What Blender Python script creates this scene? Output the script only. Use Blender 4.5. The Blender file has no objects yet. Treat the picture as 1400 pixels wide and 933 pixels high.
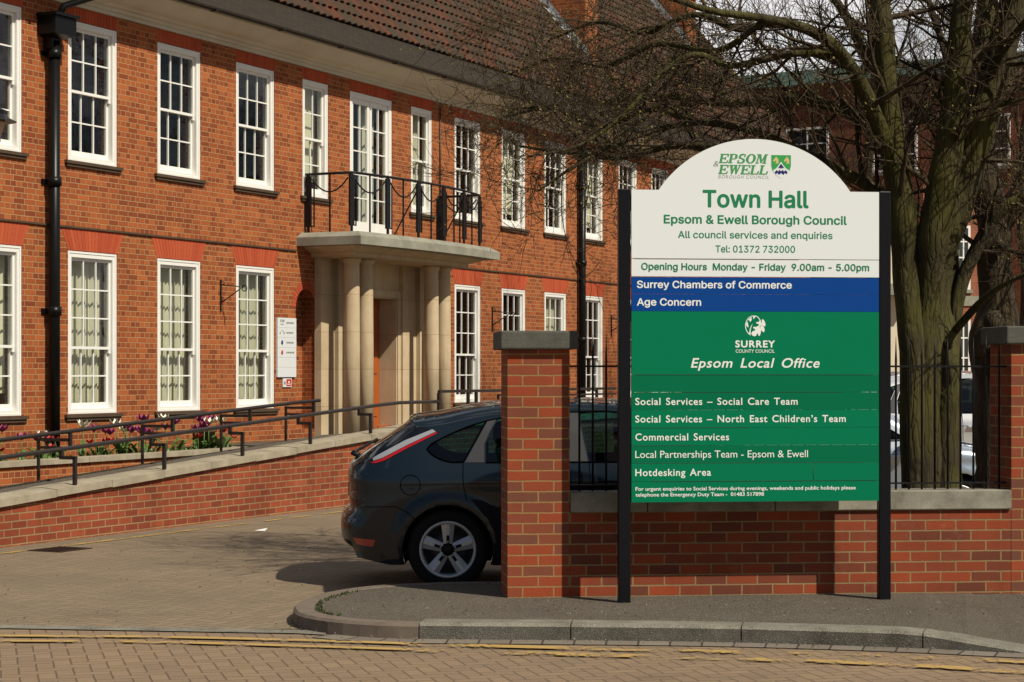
import bpy, bmesh, math, random
from mathutils import Vector, Matrix, noise
from mathutils.geometry import delaunay_2d_cdt

R = math.radians
PI = math.pi
scene = bpy.context.scene
COL = scene.collection

# ------------------------------------------------------------------ camera, sky, sun, exposure
FPX = 2700.0                      # focal length in photograph pixels
EYE = 1.59
cam_d = bpy.data.cameras.new('camera')
cam = bpy.data.objects.new('camera', cam_d)
COL.objects.link(cam)
cam.location = (0, 0, EYE)
cam.rotation_euler = (R(90), 0, 0)
cam_d.sensor_width = 36.0
cam_d.lens = 36.0 * FPX / 1400.0
cam_d.shift_y = 43.5 / 1400.0
cam_d.clip_end = 2000
scene.camera = cam

SUN_A = R(48)                     # azimuth of the sun from -Y towards +X
SUN_E = R(47)
w = bpy.data.worlds.new('World')
scene.world = w
w.use_nodes = True
wn = w.node_tree
wn.nodes.clear()
w_out = wn.nodes.new('ShaderNodeOutputWorld')
w_bg = wn.nodes.new('ShaderNodeBackground')
w_bg.inputs['Strength'].default_value = 0.05
sky = wn.nodes.new('ShaderNodeTexSky')
sky.sky_type = 'NISHITA'
sky.sun_disc = False
sky.sun_elevation = SUN_E
sky.sun_rotation = PI - SUN_A
tc = wn.nodes.new('ShaderNodeTexCoord')
mp = wn.nodes.new('ShaderNodeMapping')
mp.inputs['Scale'].default_value = (2.2, 2.2, 5.0)
cn = wn.nodes.new('ShaderNodeTexNoise')
cn.inputs['Scale'].default_value = 1.6
cn.inputs['Detail'].default_value = 7
cn.inputs['Roughness'].default_value = 0.55
cr = wn.nodes.new('ShaderNodeValToRGB')
cr.color_ramp.elements[0].position = 0.52
cr.color_ramp.elements[1].position = 0.65
cm = wn.nodes.new('ShaderNodeMix')
cm.data_type = 'RGBA'
cm.inputs['B'].default_value = (17.8, 17.6, 17.6, 1)
wn.links.new(tc.outputs['Generated'], mp.inputs['Vector'])
wn.links.new(mp.outputs['Vector'], cn.inputs['Vector'])
# the cloud bank lies mostly to the north, ahead of the camera
sxyz = wn.nodes.new('ShaderNodeSeparateXYZ')
wn.links.new(tc.outputs['Generated'], sxyz.inputs[0])
cb_ = wn.nodes.new('ShaderNodeMath')
cb_.operation = 'MULTIPLY_ADD'
cb_.inputs[1].default_value = 0.15
wn.links.new(sxyz.outputs['Y'], cb_.inputs[0])
wn.links.new(cn.outputs['Fac'], cb_.inputs[2])
wn.links.new(cb_.outputs[0], cr.inputs['Fac'])
wn.links.new(cr.outputs['Color'], cm.inputs['Factor'])
wn.links.new(sky.outputs['Color'], cm.inputs['A'])
wn.links.new(cm.outputs['Result'], w_bg.inputs['Color'])
wn.links.new(w_bg.outputs['Background'], w_out.inputs['Surface'])

sun_d = bpy.data.lights.new('sun', 'SUN')
sun_d.energy = 5.0
sun_d.angle = R(0.5)
sun_d.color = (1.0, 0.935, 0.79)
sun = bpy.data.objects.new('sun', sun_d)
COL.objects.link(sun)
SUN_DIR = Vector((math.sin(SUN_A) * math.cos(SUN_E), -math.cos(SUN_A) * math.cos(SUN_E), math.sin(SUN_E)))
sun.rotation_euler = SUN_DIR.to_track_quat('Z', 'Y').to_euler()
sun.location = (20, -12, 25)

vs = scene.view_settings
vs.view_transform = 'Standard'
vs.look = 'None'
vs.exposure = 0.0
vs.gamma = 1.0
vs.use_curve_mapping = False

# ------------------------------------------------------------------ helpers
rng = random.Random(7)


def at(px, py, Y):
    """world point seen at photograph pixel (px, py) at depth Y"""
    return Vector(((px - 700) * Y / FPX, Y, EYE + (510 - py) * Y / FPX))


class Frame:
    def __init__(self, loc=(0, 0, 0), rz=0.0):
        self.loc = Vector(loc)
        self.rz = rz
        self.m = Matrix.Translation(self.loc) @ Matrix.Rotation(rz, 4, 'Z')


class MB:
    def __init__(self):
        self.v = []
        self.f = []
        self.uv = []      # per face: list of uv or None
        self.mi = []
        self.sm = []

    def face(self, pts, m=0, uv=None, sm=False):
        i = len(self.v)
        self.v.extend(Vector(p) for p in pts)
        self.f.append(list(range(i, i + len(pts))))
        self.uv.append(uv)
        self.mi.append(m)
        self.sm.append(sm)

    def grid(self, rows, m=0, sm=True, close=False, uvs=None):
        """rows: list of equal length point lists"""
        base = len(self.v)
        nr, nc = len(rows), len(rows[0])
        for r in rows:
            self.v.extend(Vector(p) for p in r)
        for i in range(nr - 1):
            for j in range(nc if close else nc - 1):
                j2 = (j + 1) % nc
                self.f.append([base + i * nc + j, base + i * nc + j2, base + (i + 1) * nc + j2, base + (i + 1) * nc + j])
                if uvs:
                    self.uv.append([uvs[i][j], uvs[i][j + 1], uvs[i + 1][j + 1], uvs[i + 1][j]])
                else:
                    self.uv.append(None)
                self.mi.append(m)
                self.sm.append(sm)

    def box(self, x0, x1, y0, y1, z0, z1, m=0):
        a, b, c, d = (x0, y0, z0), (x1, y0, z0), (x1, y1, z0), (x0, y1, z0)
        e, f, g, h = (x0, y0, z1), (x1, y0, z1), (x1, y1, z1), (x0, y1, z1)
        for q in ((a, b, f, e), (b, c, g, f), (c, d, h, g), (d, a, e, h), (e, f, g, h), (d, c, b, a)):
            self.face(q, m)

    def bevbox(self, x0, x1, y0, y1, z0, z1, b, m=0):
        """box with chamfered edges"""
        bm = bmesh.new()
        bmesh.ops.create_cube(bm, size=1.0)
        for v in bm.verts:
            v.co = Vector((x0 + (v.co.x + .5) * (x1 - x0), y0 + (v.co.y + .5) * (y1 - y0), z0 + (v.co.z + .5) * (z1 - z0)))
        bmesh.ops.bevel(bm, geom=list(bm.edges), offset=b, segments=2, affect='EDGES', profile=.5)
        for f in bm.faces:
            self.face([v.co.copy() for v in f.verts], m)
        bm.free()

    def prism(self, poly, fn0, fn1, m=0, caps=True, sm=False):
        """poly: 2d points; fn0/fn1 map them to the two ends"""
        n = len(poly)
        A = [Vector(fn0(p)) for p in poly]
        B = [Vector(fn1(p)) for p in poly]
        for i in range(n):
            j = (i + 1) % n
            self.face((A[i], A[j], B[j], B[i]), m, sm=sm)
        if caps:
            self.face(A[::-1], m)
            self.face(B, m)

    def tube(self, pts, radii, n=8, m=0, cap=True, sm=True):
        pts = [Vector(p) for p in pts]
        if not isinstance(radii, (list, tuple)):
            radii = [radii] * len(pts)
        k = len(pts)
        t0 = (pts[1] - pts[0]).normalized()
        up = Vector((0, 0, 1)) if abs(t0.z) < .9 else Vector((1, 0, 0))
        u = t0.cross(up).normalized()
        rows = []
        for i in range(k):
            if i == 0:
                t = pts[1] - pts[0]
            elif i == k - 1:
                t = pts[-1] - pts[-2]
            else:
                t = (pts[i + 1] - pts[i]).normalized() + (pts[i] - pts[i - 1]).normalized()
            if t.length < 1e-9:
                t = t0.copy()
            t.normalize()
            u = (u - t * u.dot(t))
            if u.length < 1e-6:
                u = t.orthogonal()
            u.normalize()
            w_ = t.cross(u)
            rows.append([pts[i] + (u * math.cos(2 * PI * j / n) + w_ * math.sin(2 * PI * j / n)) * radii[i] for j in range(n)])
        self.grid(rows, m, sm, close=True)
        if cap:
            self.face(rows[0][::-1], m)
            self.face(rows[-1], m)

    def bar(self, p, q, w_, h, m=0, up=(0, 0, 1)):
        """rectangular bar from p to q"""
        p, q = Vector(p), Vector(q)
        t = (q - p).normalized()
        up = Vector(up)
        if abs(t.dot(up)) > .95:
            up = Vector((1, 0, 0))
        s = t.cross(up).normalized() * (w_ / 2)
        u = s.cross(t).normalized() * (h / 2)
        A = [p - s - u, p + s - u, p + s + u, p - s + u]
        B = [a + (q - p) for a in A]
        for i in range(4):
            j = (i + 1) % 4
            self.face((A[i], A[j], B[j], B[i]), m)
        self.face(A[::-1], m)
        self.face(B, m)

    def lathe(self, prof, c, axis='Z', n=24, m=0, sm=True):
        """prof: (r, h) list about an axis through c"""
        c = Vector(c)
        rows = []
        for r, h in prof:
            row = []
            for j in range(n):
                a = 2 * PI * j / n
                if axis == 'Z':
                    row.append(c + Vector((r * math.cos(a), r * math.sin(a), h)))
                else:
                    row.append(c + Vector((r * math.cos(a), h, r * math.sin(a))))
            rows.append(row)
        self.grid(rows, m, sm, close=True)

    def ico(self, c, r, m=0, sub=1, sq=(1, 1, 1)):
        bm = bmesh.new()
        bmesh.ops.create_icosphere(bm, subdivisions=sub, radius=1)
        for f in bm.faces:
            self.face([Vector((v.co.x * r * sq[0], v.co.y * r * sq[1], v.co.z * r * sq[2])) + Vector(c) for v in f.verts], m, sm=True)
        bm.free()

    def mesh(self, name, mats, origin=(0, 0, 0), recalc=True):
        o = Vector(origin)
        me = bpy.data.meshes.new(name)
        me.from_pydata([tuple(p - o) for p in self.v], [], self.f)
        uvl = me.uv_layers.new(name='UVMap')
        me.polygons.foreach_set('material_index', self.mi)
        me.polygons.foreach_set('use_smooth', self.sm)
        me.update()
        data = [0.0] * (2 * len(me.loops))
        for k, p in enumerate(me.polygons):
            cu = self.uv[k]
            nrm = p.normal
            ax, ay, az = abs(nrm.x), abs(nrm.y), abs(nrm.z)
            for q, li in enumerate(p.loop_indices):
                if cu is not None:
                    u_, v_ = cu[q]
                else:
                    c = self.v[me.loops[li].vertex_index]
                    if az > .75:
                        u_, v_ = c.x, c.y
                    elif ax > ay:
                        u_, v_ = c.y, c.z
                    else:
                        u_, v_ = c.x, c.z
                data[2 * li] = u_
                data[2 * li + 1] = v_
        uvl.data.foreach_set('uv', data)
        for mt in (mats if isinstance(mats, (list, tuple)) else [mats]):
            me.materials.append(mt)
        if recalc or any(self.sm):
            bm = bmesh.new()
            bm.from_mesh(me)
            bmesh.ops.remove_doubles(bm, verts=bm.verts, dist=1e-5)
            if recalc:
                bmesh.ops.recalc_face_normals(bm, faces=bm.faces)
            bm.to_mesh(me)
            bm.free()
        return me


WORLD = Frame()


def link(name, me, parent=None, loc=(0, 0, 0), rz=0.0):
    o = bpy.data.objects.new(name, me)
    COL.objects.link(o)
    o.location = loc
    o.rotation_euler = (0, 0, rz)
    if parent is not None:
        o.parent = parent
    return o


def tag(o, label, cat, group=None):
    o['label'] = label
    o['category'] = cat
    if group:
        o['group'] = group
    return o


class Thing:
    def __init__(self, name, label, cat, frame=WORLD, origin=(0, 0, 0), group=None):
        self.origin = Vector(origin)
        self.o = link(name, None, None, frame.m @ self.origin, frame.rz)
        tag(self.o, label, cat, group)

    def part(self, name, mb, mats, parent=None, recalc=True):
        return link(name, mb.mesh(name, mats, self.origin, recalc), parent or self.o)


def solo(name, label, cat, mb, mats, frame=WORLD, origin=(0, 0, 0), group=None, recalc=True):
    o = link(name, mb.mesh(name, mats, origin, recalc), None, frame.m @ Vector(origin), frame.rz)
    return tag(o, label, cat, group)


def struct(name, mb, mats, recalc=True):
    o = link(name, mb.mesh(name, mats, (0, 0, 0), recalc))
    o['kind'] = 'structure'
    return o


# ------------------------------------------------------------------ materials
class NT:
    def __init__(self, name):
        self.mat = bpy.data.materials.new(name)
        self.mat.use_nodes = True
        self.nt = self.mat.node_tree
        self.nt.nodes.clear()
        self.out = self.nt.nodes.new('ShaderNodeOutputMaterial')

    def n(self, typ, **kw):
        nd = self.nt.nodes.new(typ)
        for k, v in kw.items():
            setattr(nd, k, v)
        return nd

    def put(self, sock, val):
        if hasattr(val, 'is_linked') or isinstance(val, bpy.types.NodeSocket):
            self.nt.links.new(val, sock)
        else:
            if isinstance(val, (tuple, list)) and len(val) == 3 and sock.type == 'RGBA':
                val = (*val, 1)
            sock.default_value = val

    def math(self, op, a, b=0.0, c=None):
        nd = self.n('ShaderNodeMath', operation=op)
        self.put(nd.inputs[0], a)
        self.put(nd.inputs[1], b)
        if c is not None:
            self.put(nd.inputs[2], c)
        return nd.outputs[0]

    def mix(self, fac, a, b, blend='MIX'):
        nd = self.n('ShaderNodeMix', data_type='RGBA', blend_type=blend)
        self.put(nd.inputs['Factor'], fac)
        self.put(nd.inputs['A'], a)
        self.put(nd.inputs['B'], b)
        return nd.outputs['Result']

    def coord(self, kind='UV', scale=(1, 1, 1), loc=(0, 0, 0), rot=(0, 0, 0)):
        t = self.n('ShaderNodeTexCoord')
        m = self.n('ShaderNodeMapping')
        m.inputs['Scale'].default_value = scale
        m.inputs['Location'].default_value = loc
        m.inputs['Rotation'].default_value = rot
        self.nt.links.new(t.outputs[kind], m.inputs['Vector'])
        return m.outputs['Vector']

    def noise(self, vec, scale, detail=4, rough=.55, out='Fac'):
        nd = self.n('ShaderNodeTexNoise')
        self.put(nd.inputs['Vector'], vec)
        nd.inputs['Scale'].default_value = scale
        nd.inputs['Detail'].default_value = detail
        nd.inputs['Roughness'].default_value = rough
        return nd.outputs[out]

    def ramp(self, fac, stops):
        nd = self.n('ShaderNodeValToRGB')
        el = nd.color_ramp.elements
        while len(el) < len(stops):
            el.new(.5)
        for e, (p, c) in zip(el, stops):
            e.position = p
            if not isinstance(c, (tuple, list)):
                c = (c, c, c)
            e.color = (*c, 1)
        self.put(nd.inputs['Fac'], fac)
        return nd.outputs['Color']

    def bump(self, h, strength=.5, dist=.01, normal=None):
        nd = self.n('ShaderNodeBump')
        nd.inputs['Strength'].default_value = strength
        nd.inputs['Distance'].default_value = dist
        self.put(nd.inputs['Height'], h)
        if normal is not None:
            self.put(nd.inputs['Normal'], normal)
        return nd.outputs['Normal']

    def princ(self, color, rough=.6, metal=0.0, normal=None, coat=0.0, spec=None, **kw):
        p = self.n('ShaderNodeBsdfPrincipled')
        self.put(p.inputs['Base Color'], color)
        self.put(p.inputs['Roughness'], rough)
        p.inputs['Metallic'].default_value = metal
        if normal is not None:
            self.put(p.inputs['Normal'], normal)
        if coat:
            p.inputs['Coat Weight'].default_value = coat
            p.inputs['Coat Roughness'].default_value = 0.03
        if spec is not None:
            p.inputs['Specular IOR Level'].default_value = spec
        return p.outputs['BSDF']

    def done(self, shader):
        self.nt.links.new(shader, self.out.inputs['Surface'])
        return self.mat


def brick_mat(name, c1, c2, mortar, extra=None, bw=.225, rh=.075, ms=.005, squash=1.0, rough=.85, dirt=(.5, .5, .5), dirt_amt=.35, offset=.5, bumpd=.006, white=0.0):
    t = NT(name)
    uv = t.coord('UV')
    wob = t.noise(uv, 9, 2)
    uvw = t.n('ShaderNodeVectorMath', operation='MULTIPLY_ADD')
    t.put(uvw.inputs[0], t.noise(uv, 14, 2, out='Color'))
    uvw.inputs[1].default_value = (.006, .006, 0)
    t.put(uvw.inputs[2], uv)
    b = t.n('ShaderNodeTexBrick', offset=offset, offset_frequency=2, squash=squash, squash_frequency=2)
    t.put(b.inputs['Vector'], uvw.outputs[0])
    b.inputs['Scale'].default_value = 1
    b.inputs['Brick Width'].default_value = bw
    b.inputs['Row Height'].default_value = rh
    b.inputs['Mortar Size'].default_value = ms
    b.inputs['Mortar Smooth'].default_value = .15
    b.inputs['Bias'].default_value = -.1
    b.inputs['Color1'].default_value = (0, 0, 0, 1)
    b.inputs['Color2'].default_value = (1, 1, 1, 1)
    b.inputs['Mortar'].default_value = (.5, .5, .5, 1)
    stops = [(0.0, c1), (1.0, c2)] if not extra else [(0.0, c1), (.45, c2), (.8, c1), (1.0, extra)]
    bc = t.ramp(b.outputs['Color'], stops)
    fine = t.noise(uv, 60, 5, .65)
    bc = t.mix(t.math('MULTIPLY', fine, .45), bc, t.mix(1.0, bc, (.45, .42, .4), 'MULTIPLY'))
    mc = t.mix(t.noise(uv, 40, 3), mortar, tuple(x * .6 for x in mortar))
    col = t.mix(b.outputs['Fac'], bc, mc)
    big = t.ramp(t.noise(uv, 1.1, 5, .6), [(.42, 0.0), (.72, 1.0)])
    col = t.mix(t.math('MULTIPLY', big, dirt_amt), col, t.mix(1.0, col, dirt, 'MULTIPLY'))
    runs = t.ramp(t.noise(t.coord('UV', (2.4, .22, 1)), 1.0, 6, .7), [(.50, 0.0), (.70, 1.0)])
    col = t.mix(t.math('MULTIPLY', runs, dirt_amt * .55), col, t.mix(1.0, col, (.55, .52, .48), 'MULTIPLY'))
    if white:
        wm = t.ramp(t.noise(uv, 3.2, 5, .7), [(.60, 0.0), (.74, 1.0)])
        col = t.mix(t.math('MULTIPLY', wm, white), col, (.55, .45, .40))
    h = t.math('SUBTRACT', t.math('MULTIPLY', fine, .35), b.outputs['Fac'])
    return t.done(t.princ(col, rough, normal=t.bump(h, .9, bumpd), spec=.25))


M = {}
M['facade_brick'] = brick_mat('facade_brick', (.40, .108, .030), (.225, .054, .018), (.52, .30, .14), extra=(.48, .155, .045), squash=.5, ms=.0055, dirt_amt=.30, dirt=(.62, .58, .55))
M['pier_brick'] = brick_mat('pier_brick', (.34, .066, .024), (.18, .068, .042), (.40, .225, .09), extra=(.44, .085, .035), bw=.222, ms=.0062, dirt_amt=.45, white=.12)
M['wall_brick'] = brick_mat('wall_brick', (.35, .066, .022), (.17, .048, .026), (.36, .23, .11), extra=(.10, .056, .034), bw=.226, ms=.0064, dirt_amt=.6, white=.12)
M['ramp_brick'] = brick_mat('ramp_brick', (.36, .078, .032), (.22, .048, .022), (.40, .25, .12), extra=(.40, .12, .06), bw=.225, ms=.0075, dirt_amt=.75, white=.16)
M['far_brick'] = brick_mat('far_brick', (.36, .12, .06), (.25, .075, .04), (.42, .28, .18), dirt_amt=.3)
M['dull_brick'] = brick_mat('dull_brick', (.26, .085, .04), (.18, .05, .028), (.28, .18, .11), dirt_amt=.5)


def stone_mat(name, c, var=.25, scale=4, rough=.85, bump=.3, speck=0.0, dark=(.35, .33, .30), stain=.5, joints=0.0):
    t = NT(name)
    uv = t.coord('Object')
    a = t.noise(uv, scale, 6, .62)
    f = t.noise(uv, scale * 22, 4, .7)
    col = t.mix(t.math('MULTIPLY', t.ramp(a, [(.35, 0.), (.75, 1.)]), stain), c, tuple(x * y for x, y in zip(c, dark)))
    col = t.mix(t.math('MULTIPLY', f, var), col, t.mix(1.0, col, (.45, .45, .45), 'MULTIPLY'))
    if speck:
        v = t.noise(uv, 160, 2, .5)
        col = t.mix(t.math('MULTIPLY', t.ramp(v, [(.55, 0.), (.65, 1.)]), speck), col, (.62, .60, .56))
    hh = t.math('ADD', f, a)
    if joints:
        bk = t.n('ShaderNodeTexBrick', offset=.5)
        t.put(bk.inputs['Vector'], t.coord('UV', loc=(.13, .21, 0)))
        bk.inputs['Scale'].default_value = 1
        bk.inputs['Brick Width'].default_value = 1.4
        bk.inputs['Row Height'].default_value = joints
        bk.inputs['Mortar Size'].default_value = .005
        bk.inputs['Color1'].default_value = (.90, .90, .90, 1)
        bk.inputs['Color2'].default_value = (1, 1, 1, 1)
        bk.inputs['Mortar'].default_value = (.68, .64, .58, 1)
        col = t.mix(1.0, col, bk.outputs['Color'], 'MULTIPLY')
        hh = t.math('SUBTRACT', hh, t.math('MULTIPLY', bk.outputs['Fac'], 1.2))
        st = t.ramp(t.noise(t.coord('UV', (5., .5, 1)), 1.0, 6, .7), [(.48, 0.0), (.72, 1.0)])
        col = t.mix(t.math('MULTIPLY', st, .4), col, t.mix(1.0, col, (.62, .56, .48), 'MULTIPLY'))
    return t.done(t.princ(col, rough, normal=t.bump(hh, bump, .01), spec=.25))


M['portal_stone'] = stone_mat('portal_stone', (.60, .475, .31), .15, 2.2, dark=(.72, .66, .6), stain=.7, bump=.15, joints=.62)
M['slab_stone'] = stone_mat('slab_stone', (.33, .315, .25), .4, 3.0, dark=(.5, .5, .48), stain=.8)
M['coping_stone'] = stone_mat('coping_stone', (.38, .35, .28), .5, 5, dark=(.36, .35, .33), stain=.9)
M['cap_stone'] = stone_mat('cap_stone', (.115, .112, .092), .5, 8, dark=(.5, .5, .5), stain=.8, speck=.12)
M['ramp_coping'] = stone_mat('ramp_coping', (.42, .36, .26), .4, 4, dark=(.5, .5, .48), stain=.8)
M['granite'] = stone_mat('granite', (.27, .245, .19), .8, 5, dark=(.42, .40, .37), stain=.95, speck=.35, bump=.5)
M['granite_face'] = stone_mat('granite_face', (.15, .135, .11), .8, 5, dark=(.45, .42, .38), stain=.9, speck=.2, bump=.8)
M['concrete_kerb'] = stone_mat('concrete_kerb', (.20, .155, .12), .4, 9, dark=(.55, .55, .55), stain=.7, bump=.4)
M['cornice_paint'] = stone_mat('cornice_paint', (.60, .55, .44), .1, 1.5, dark=(.72, .7, .66), stain=.6, bump=.05, rough=.6)
M['sill_tile'] = stone_mat('sill_tile', (.10, .065, .04), .4, 6)
M['asphalt'] = stone_mat('asphalt', (.105, .082, .056), .9, 1.3, dark=(.66, .64, .62), stain=.9, speck=.30, bump=.55, rough=.95)
M['earth'] = stone_mat('earth', (.07, .055, .035), .6, 5, bump=.8)
M['copper'] = stone_mat('copper', (.26, .42, .34), .3, 2, stain=.3)
M['cream_render'] = stone_mat('cream_render', (.68, .60, .45), .1, 2, stain=.2)
M['lead'] = stone_mat('lead', (.42, .45, .48), .3, 4, stain=.4)


def plain(name, c, rough=.5, metal=0.0, coat=0.0, nz=.0, spec=None, nscale=18):
    t = NT(name)
    col = c
    if nz:
        f = t.noise(t.coord('Object'), nscale, 5, .6)
        col = t.mix(t.math('MULTIPLY', f, nz), c, tuple(x * .4 for x in c))
    return t.done(t.princ(col, rough, metal, coat=coat, spec=spec))


M['white_paint'] = plain('white_paint', (.80, .78, .73), .45, nz=.16, nscale=5)
M['black_iron'] = plain('black_iron', (.012, .012, .013), .38, nz=.4, spec=.2)
M['black_pipe'] = plain('black_pipe', (.006, .006, .006), .35, nz=.4, spec=.2)
M['brown_iron'] = plain('brown_iron', (.022, .014, .011), .45, nz=.4)
M['post_black'] = plain('post_black', (.006, .006, .008), .35, nz=.3, spec=.2)
M['door_wood'] = plain('door_wood', (.42, .10, .02), .4, nz=.5, nscale=6)
M['rubbed_brick'] = None
M['blind'] = plain('blind', (.72, .66, .48), .8, nz=.1)
M['curtain'] = plain('curtain', (.62, .58, .46), .85, nz=.3, nscale=9)
M['interior'] = plain('interior', (.20, .18, .15), .9, nz=.4, nscale=2)
M['gutter'] = plain('gutter', (.02, .016, .012), .5, nz=.5, spec=.2)
M['tyre'] = plain('tyre', (.012, .012, .012), .75, nz=.3, spec=.2)
M['rim_metal'] = plain('rim_metal', (.52, .53, .54), .35, .35)
M['dark_plastic'] = plain('dark_plastic', (.012, .012, .013), .5, spec=.2)
M['gloss_black'] = plain('gloss_black', (.004, .004, .004), .12, coat=1.0)
M['gap_black'] = plain('gap_black', (.001, .001, .001), .9, spec=0.0)
M['trim_grey'] = plain('trim_grey', (.035, .034, .036), .35)
M['seat_cloth'] = plain('seat_cloth', (.03, .03, .033), .9)
M['car_dark'] = plain('car_dark', (.006, .012, .019), .35, .0, coat=.8, spec=.08)
M['car_silver'] = plain('car_silver', (.42, .47, .53), .3, .75, coat=1.0)
M['car_white'] = plain('car_white', (.62, .62, .62), .3, .5, coat=1.0)
M['lamp_red'] = plain('lamp_red', (.38, .008, .008), .12, coat=1.0)
M['lamp_clear'] = plain('lamp_clear', (.40, .40, .43), .15, .3, coat=1.0)
M['chrome'] = plain('chrome', (.6, .6, .6), .15, 1.0)
M['sign_white'] = plain('sign_white', (.73, .765, .765), .4, nz=.05, nscale=3, spec=.2)
M['sign_blue'] = plain('sign_blue', (.003, .052, .25), .4, nz=.08, nscale=4, spec=.12)
M['sign_green'] = plain('sign_green', (.0, .175, .078), .4, nz=.14, nscale=4, spec=.12)
M['sign_green_dark'] = plain('sign_green_dark', (.0, .145, .064), .4, nz=.14, nscale=4, spec=.12)
M['ink_green'] = plain('ink_green', (.004, .19, .07), .4)
M['ink_logo_green'] = plain('ink_logo_green', (.06, .28, .09), .4)
M['ink_white'] = plain('ink_white', (.78, .80, .76), .4)
M['ink_grey'] = plain('ink_grey', (.22, .22, .21), .5)
M['ink_grime'] = plain('ink_grime', (.03, .045, .035), .8)
M['ink_blue'] = plain('ink_blue', (.01, .015, .12), .4)
M['ink_gold'] = plain('ink_gold', (.62, .47, .20), .4)
M['ink_black'] = plain('ink_black', (.02, .02, .02), .4)
M['ink_red'] = plain('ink_red', (.5, .02, .02), .4)
M['ink_crest'] = plain('ink_crest', (.03, .32, .07), .4)
M['notice_white'] = plain('notice_white', (.66, .68, .68), .3, nz=.05)
M['petal_purple'] = plain('petal_purple', (.30, .025, .16), .5, nz=.3)
M['petal_white'] = plain('petal_white', (.80, .78, .62), .5)
M['petal_red'] = plain('petal_red', (.38, .012, .015), .5)
M['leaf_green'] = plain('leaf_green', (.09, .17, .035), .5, nz=.4)
M['moss'] = plain('moss', (.055, .07, .018), .9, nz=.5)
M['soil'] = plain('soil', (.035, .025, .017), .95, nz=.5)
M['pot'] = plain('pot', (.16, .085, .04), .7, nz=.4)
M['bud'] = plain('bud', (.26, .20, .045), .7, nz=.4)
M['amber_glass'] = plain('amber_glass', (.55, .35, .20), .2)
M['litter'] = plain('litter', (.75, .73, .70), .6)


def glass_mat(name, tint=(.86, .9, .88), refl=1.0, ior=1.5, wav=.0):
    t = NT(name)
    tr = t.n('ShaderNodeBsdfTransparent')
    tr.inputs['Color'].default_value = (*tint, 1)
    gl = t.n('ShaderNodeBsdfGlossy')
    gl.inputs['Roughness'].default_value = 0.0
    gl.inputs['Color'].default_value = (refl, refl, refl, 1)
    fr = t.n('ShaderNodeFresnel')
    geo = t.n('ShaderNodeNewGeometry')
    # thin sheet: the back face reflects like the front face
    t.put(fr.inputs['IOR'], t.math('ADD', t.math('MULTIPLY', geo.outputs['Backfacing'], 1 / ior - ior), ior))
    if wav:
        nm = t.bump(t.noise(t.coord('Object'), 2.6, 2), wav, .02)
        t.put(gl.inputs['Normal'], nm)
    mx = t.n('ShaderNodeMixShader')
    t.put(mx.inputs[0], fr.outputs[0])
    t.put(mx.inputs[1], tr.outputs[0])
    t.put(mx.inputs[2], gl.outputs[0])
    return t.done(mx.outputs[0])


M['window_glass'] = glass_mat('window_glass', (.84, .88, .85), 1.0, 1.6, wav=.10)
M['car_glass'] = glass_mat('car_glass', (.16, .36, .35), 1.0, 1.5)


def rubbed():
    t = NT('rubbed_brick')
    wn_ = t.n('ShaderNodeTexWhiteNoise', noise_dimensions='2D')
    fl = t.n('ShaderNodeVectorMath', operation='FLOOR')
    t.put(fl.inputs[0], t.coord('UV'))
    t.put(wn_.inputs['Vector'], fl.outputs[0])
    col = t.ramp(wn_.outputs['Value'], [(0, (.50, .10, .04)), (1, (.40, .07, .03))])
    f = t.noise(t.coord('Object'), 30, 4)
    col = t.mix(t.math('MULTIPLY', f, .4), col, t.mix(1., col, (.55, .5, .45), 'MULTIPLY'))
    return t.done(t.princ(col, .85, spec=.2))


M['rubbed_brick'] = rubbed()


def tile_mat(name, reds, grey, mixpos):
    """roof tiles: uv cell = one tile"""
    t = NT(name)
    uv = t.coord('UV')
    fl = t.n('ShaderNodeVectorMath', operation='FLOOR')
    t.put(fl.inputs[0], uv)
    wn_ = t.n('ShaderNodeTexWhiteNoise', noise_dimensions='2D')
    t.put(wn_.inputs['Vector'], fl.outputs[0])
    base = t.ramp(wn_.outputs['Value'], [(0, reds[0]), (1, reds[1])])
    ob = t.coord('Object')
    lich = t.math('ADD', t.math('MULTIPLY', t.noise(ob, .8, 5, .6), .75), t.math('MULTIPLY', wn_.outputs['Value'], .25))
    col = t.mix(t.ramp(lich, [(mixpos - .12, 0.), (mixpos + .12, 1.)]), base, grey)
    f = t.noise(ob, 14, 4)
    col = t.mix(t.math('MULTIPLY', f, .5), col, t.mix(1., col, (.4, .4, .4), 'MULTIPLY'))
    return t.done(t.princ(col, .9, normal=t.bump(f, .4, .02), spec=.15))


M['pantile'] = tile_mat('pantile', ((.125, .046, .026), (.072, .034, .022)), (.060, .046, .032), .47)


def plain_tile():
    t = NT('plain_tile')
    uv = t.coord('UV')
    b = t.n('ShaderNodeTexBrick', offset=.5)
    t.put(b.inputs['Vector'], uv)
    b.inputs['Scale'].default_value = 1
    b.inputs['Brick Width'].default_value = .17
    b.inputs['Row Height'].default_value = .075
    b.inputs['Mortar Size'].default_value = .006
    b.inputs['Color1'].default_value = (.026, .020, .015, 1)
    b.inputs['Color2'].default_value = (.040, .029, .020, 1)
    b.inputs['Mortar'].default_value = (.02, .016, .012, 1)
    f = t.noise(t.coord('Object'), 3, 5)
    col = t.mix(t.math('MULTIPLY', f, .5), b.outputs['Color'], (.045, .038, .028))
    h = t.math('MULTIPLY', b.outputs['Fac'], -1.)
    return t.done(t.princ(col, .9, normal=t.bump(h, .8, .015), spec=.15))


M['plain_tile'] = plain_tile()


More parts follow.
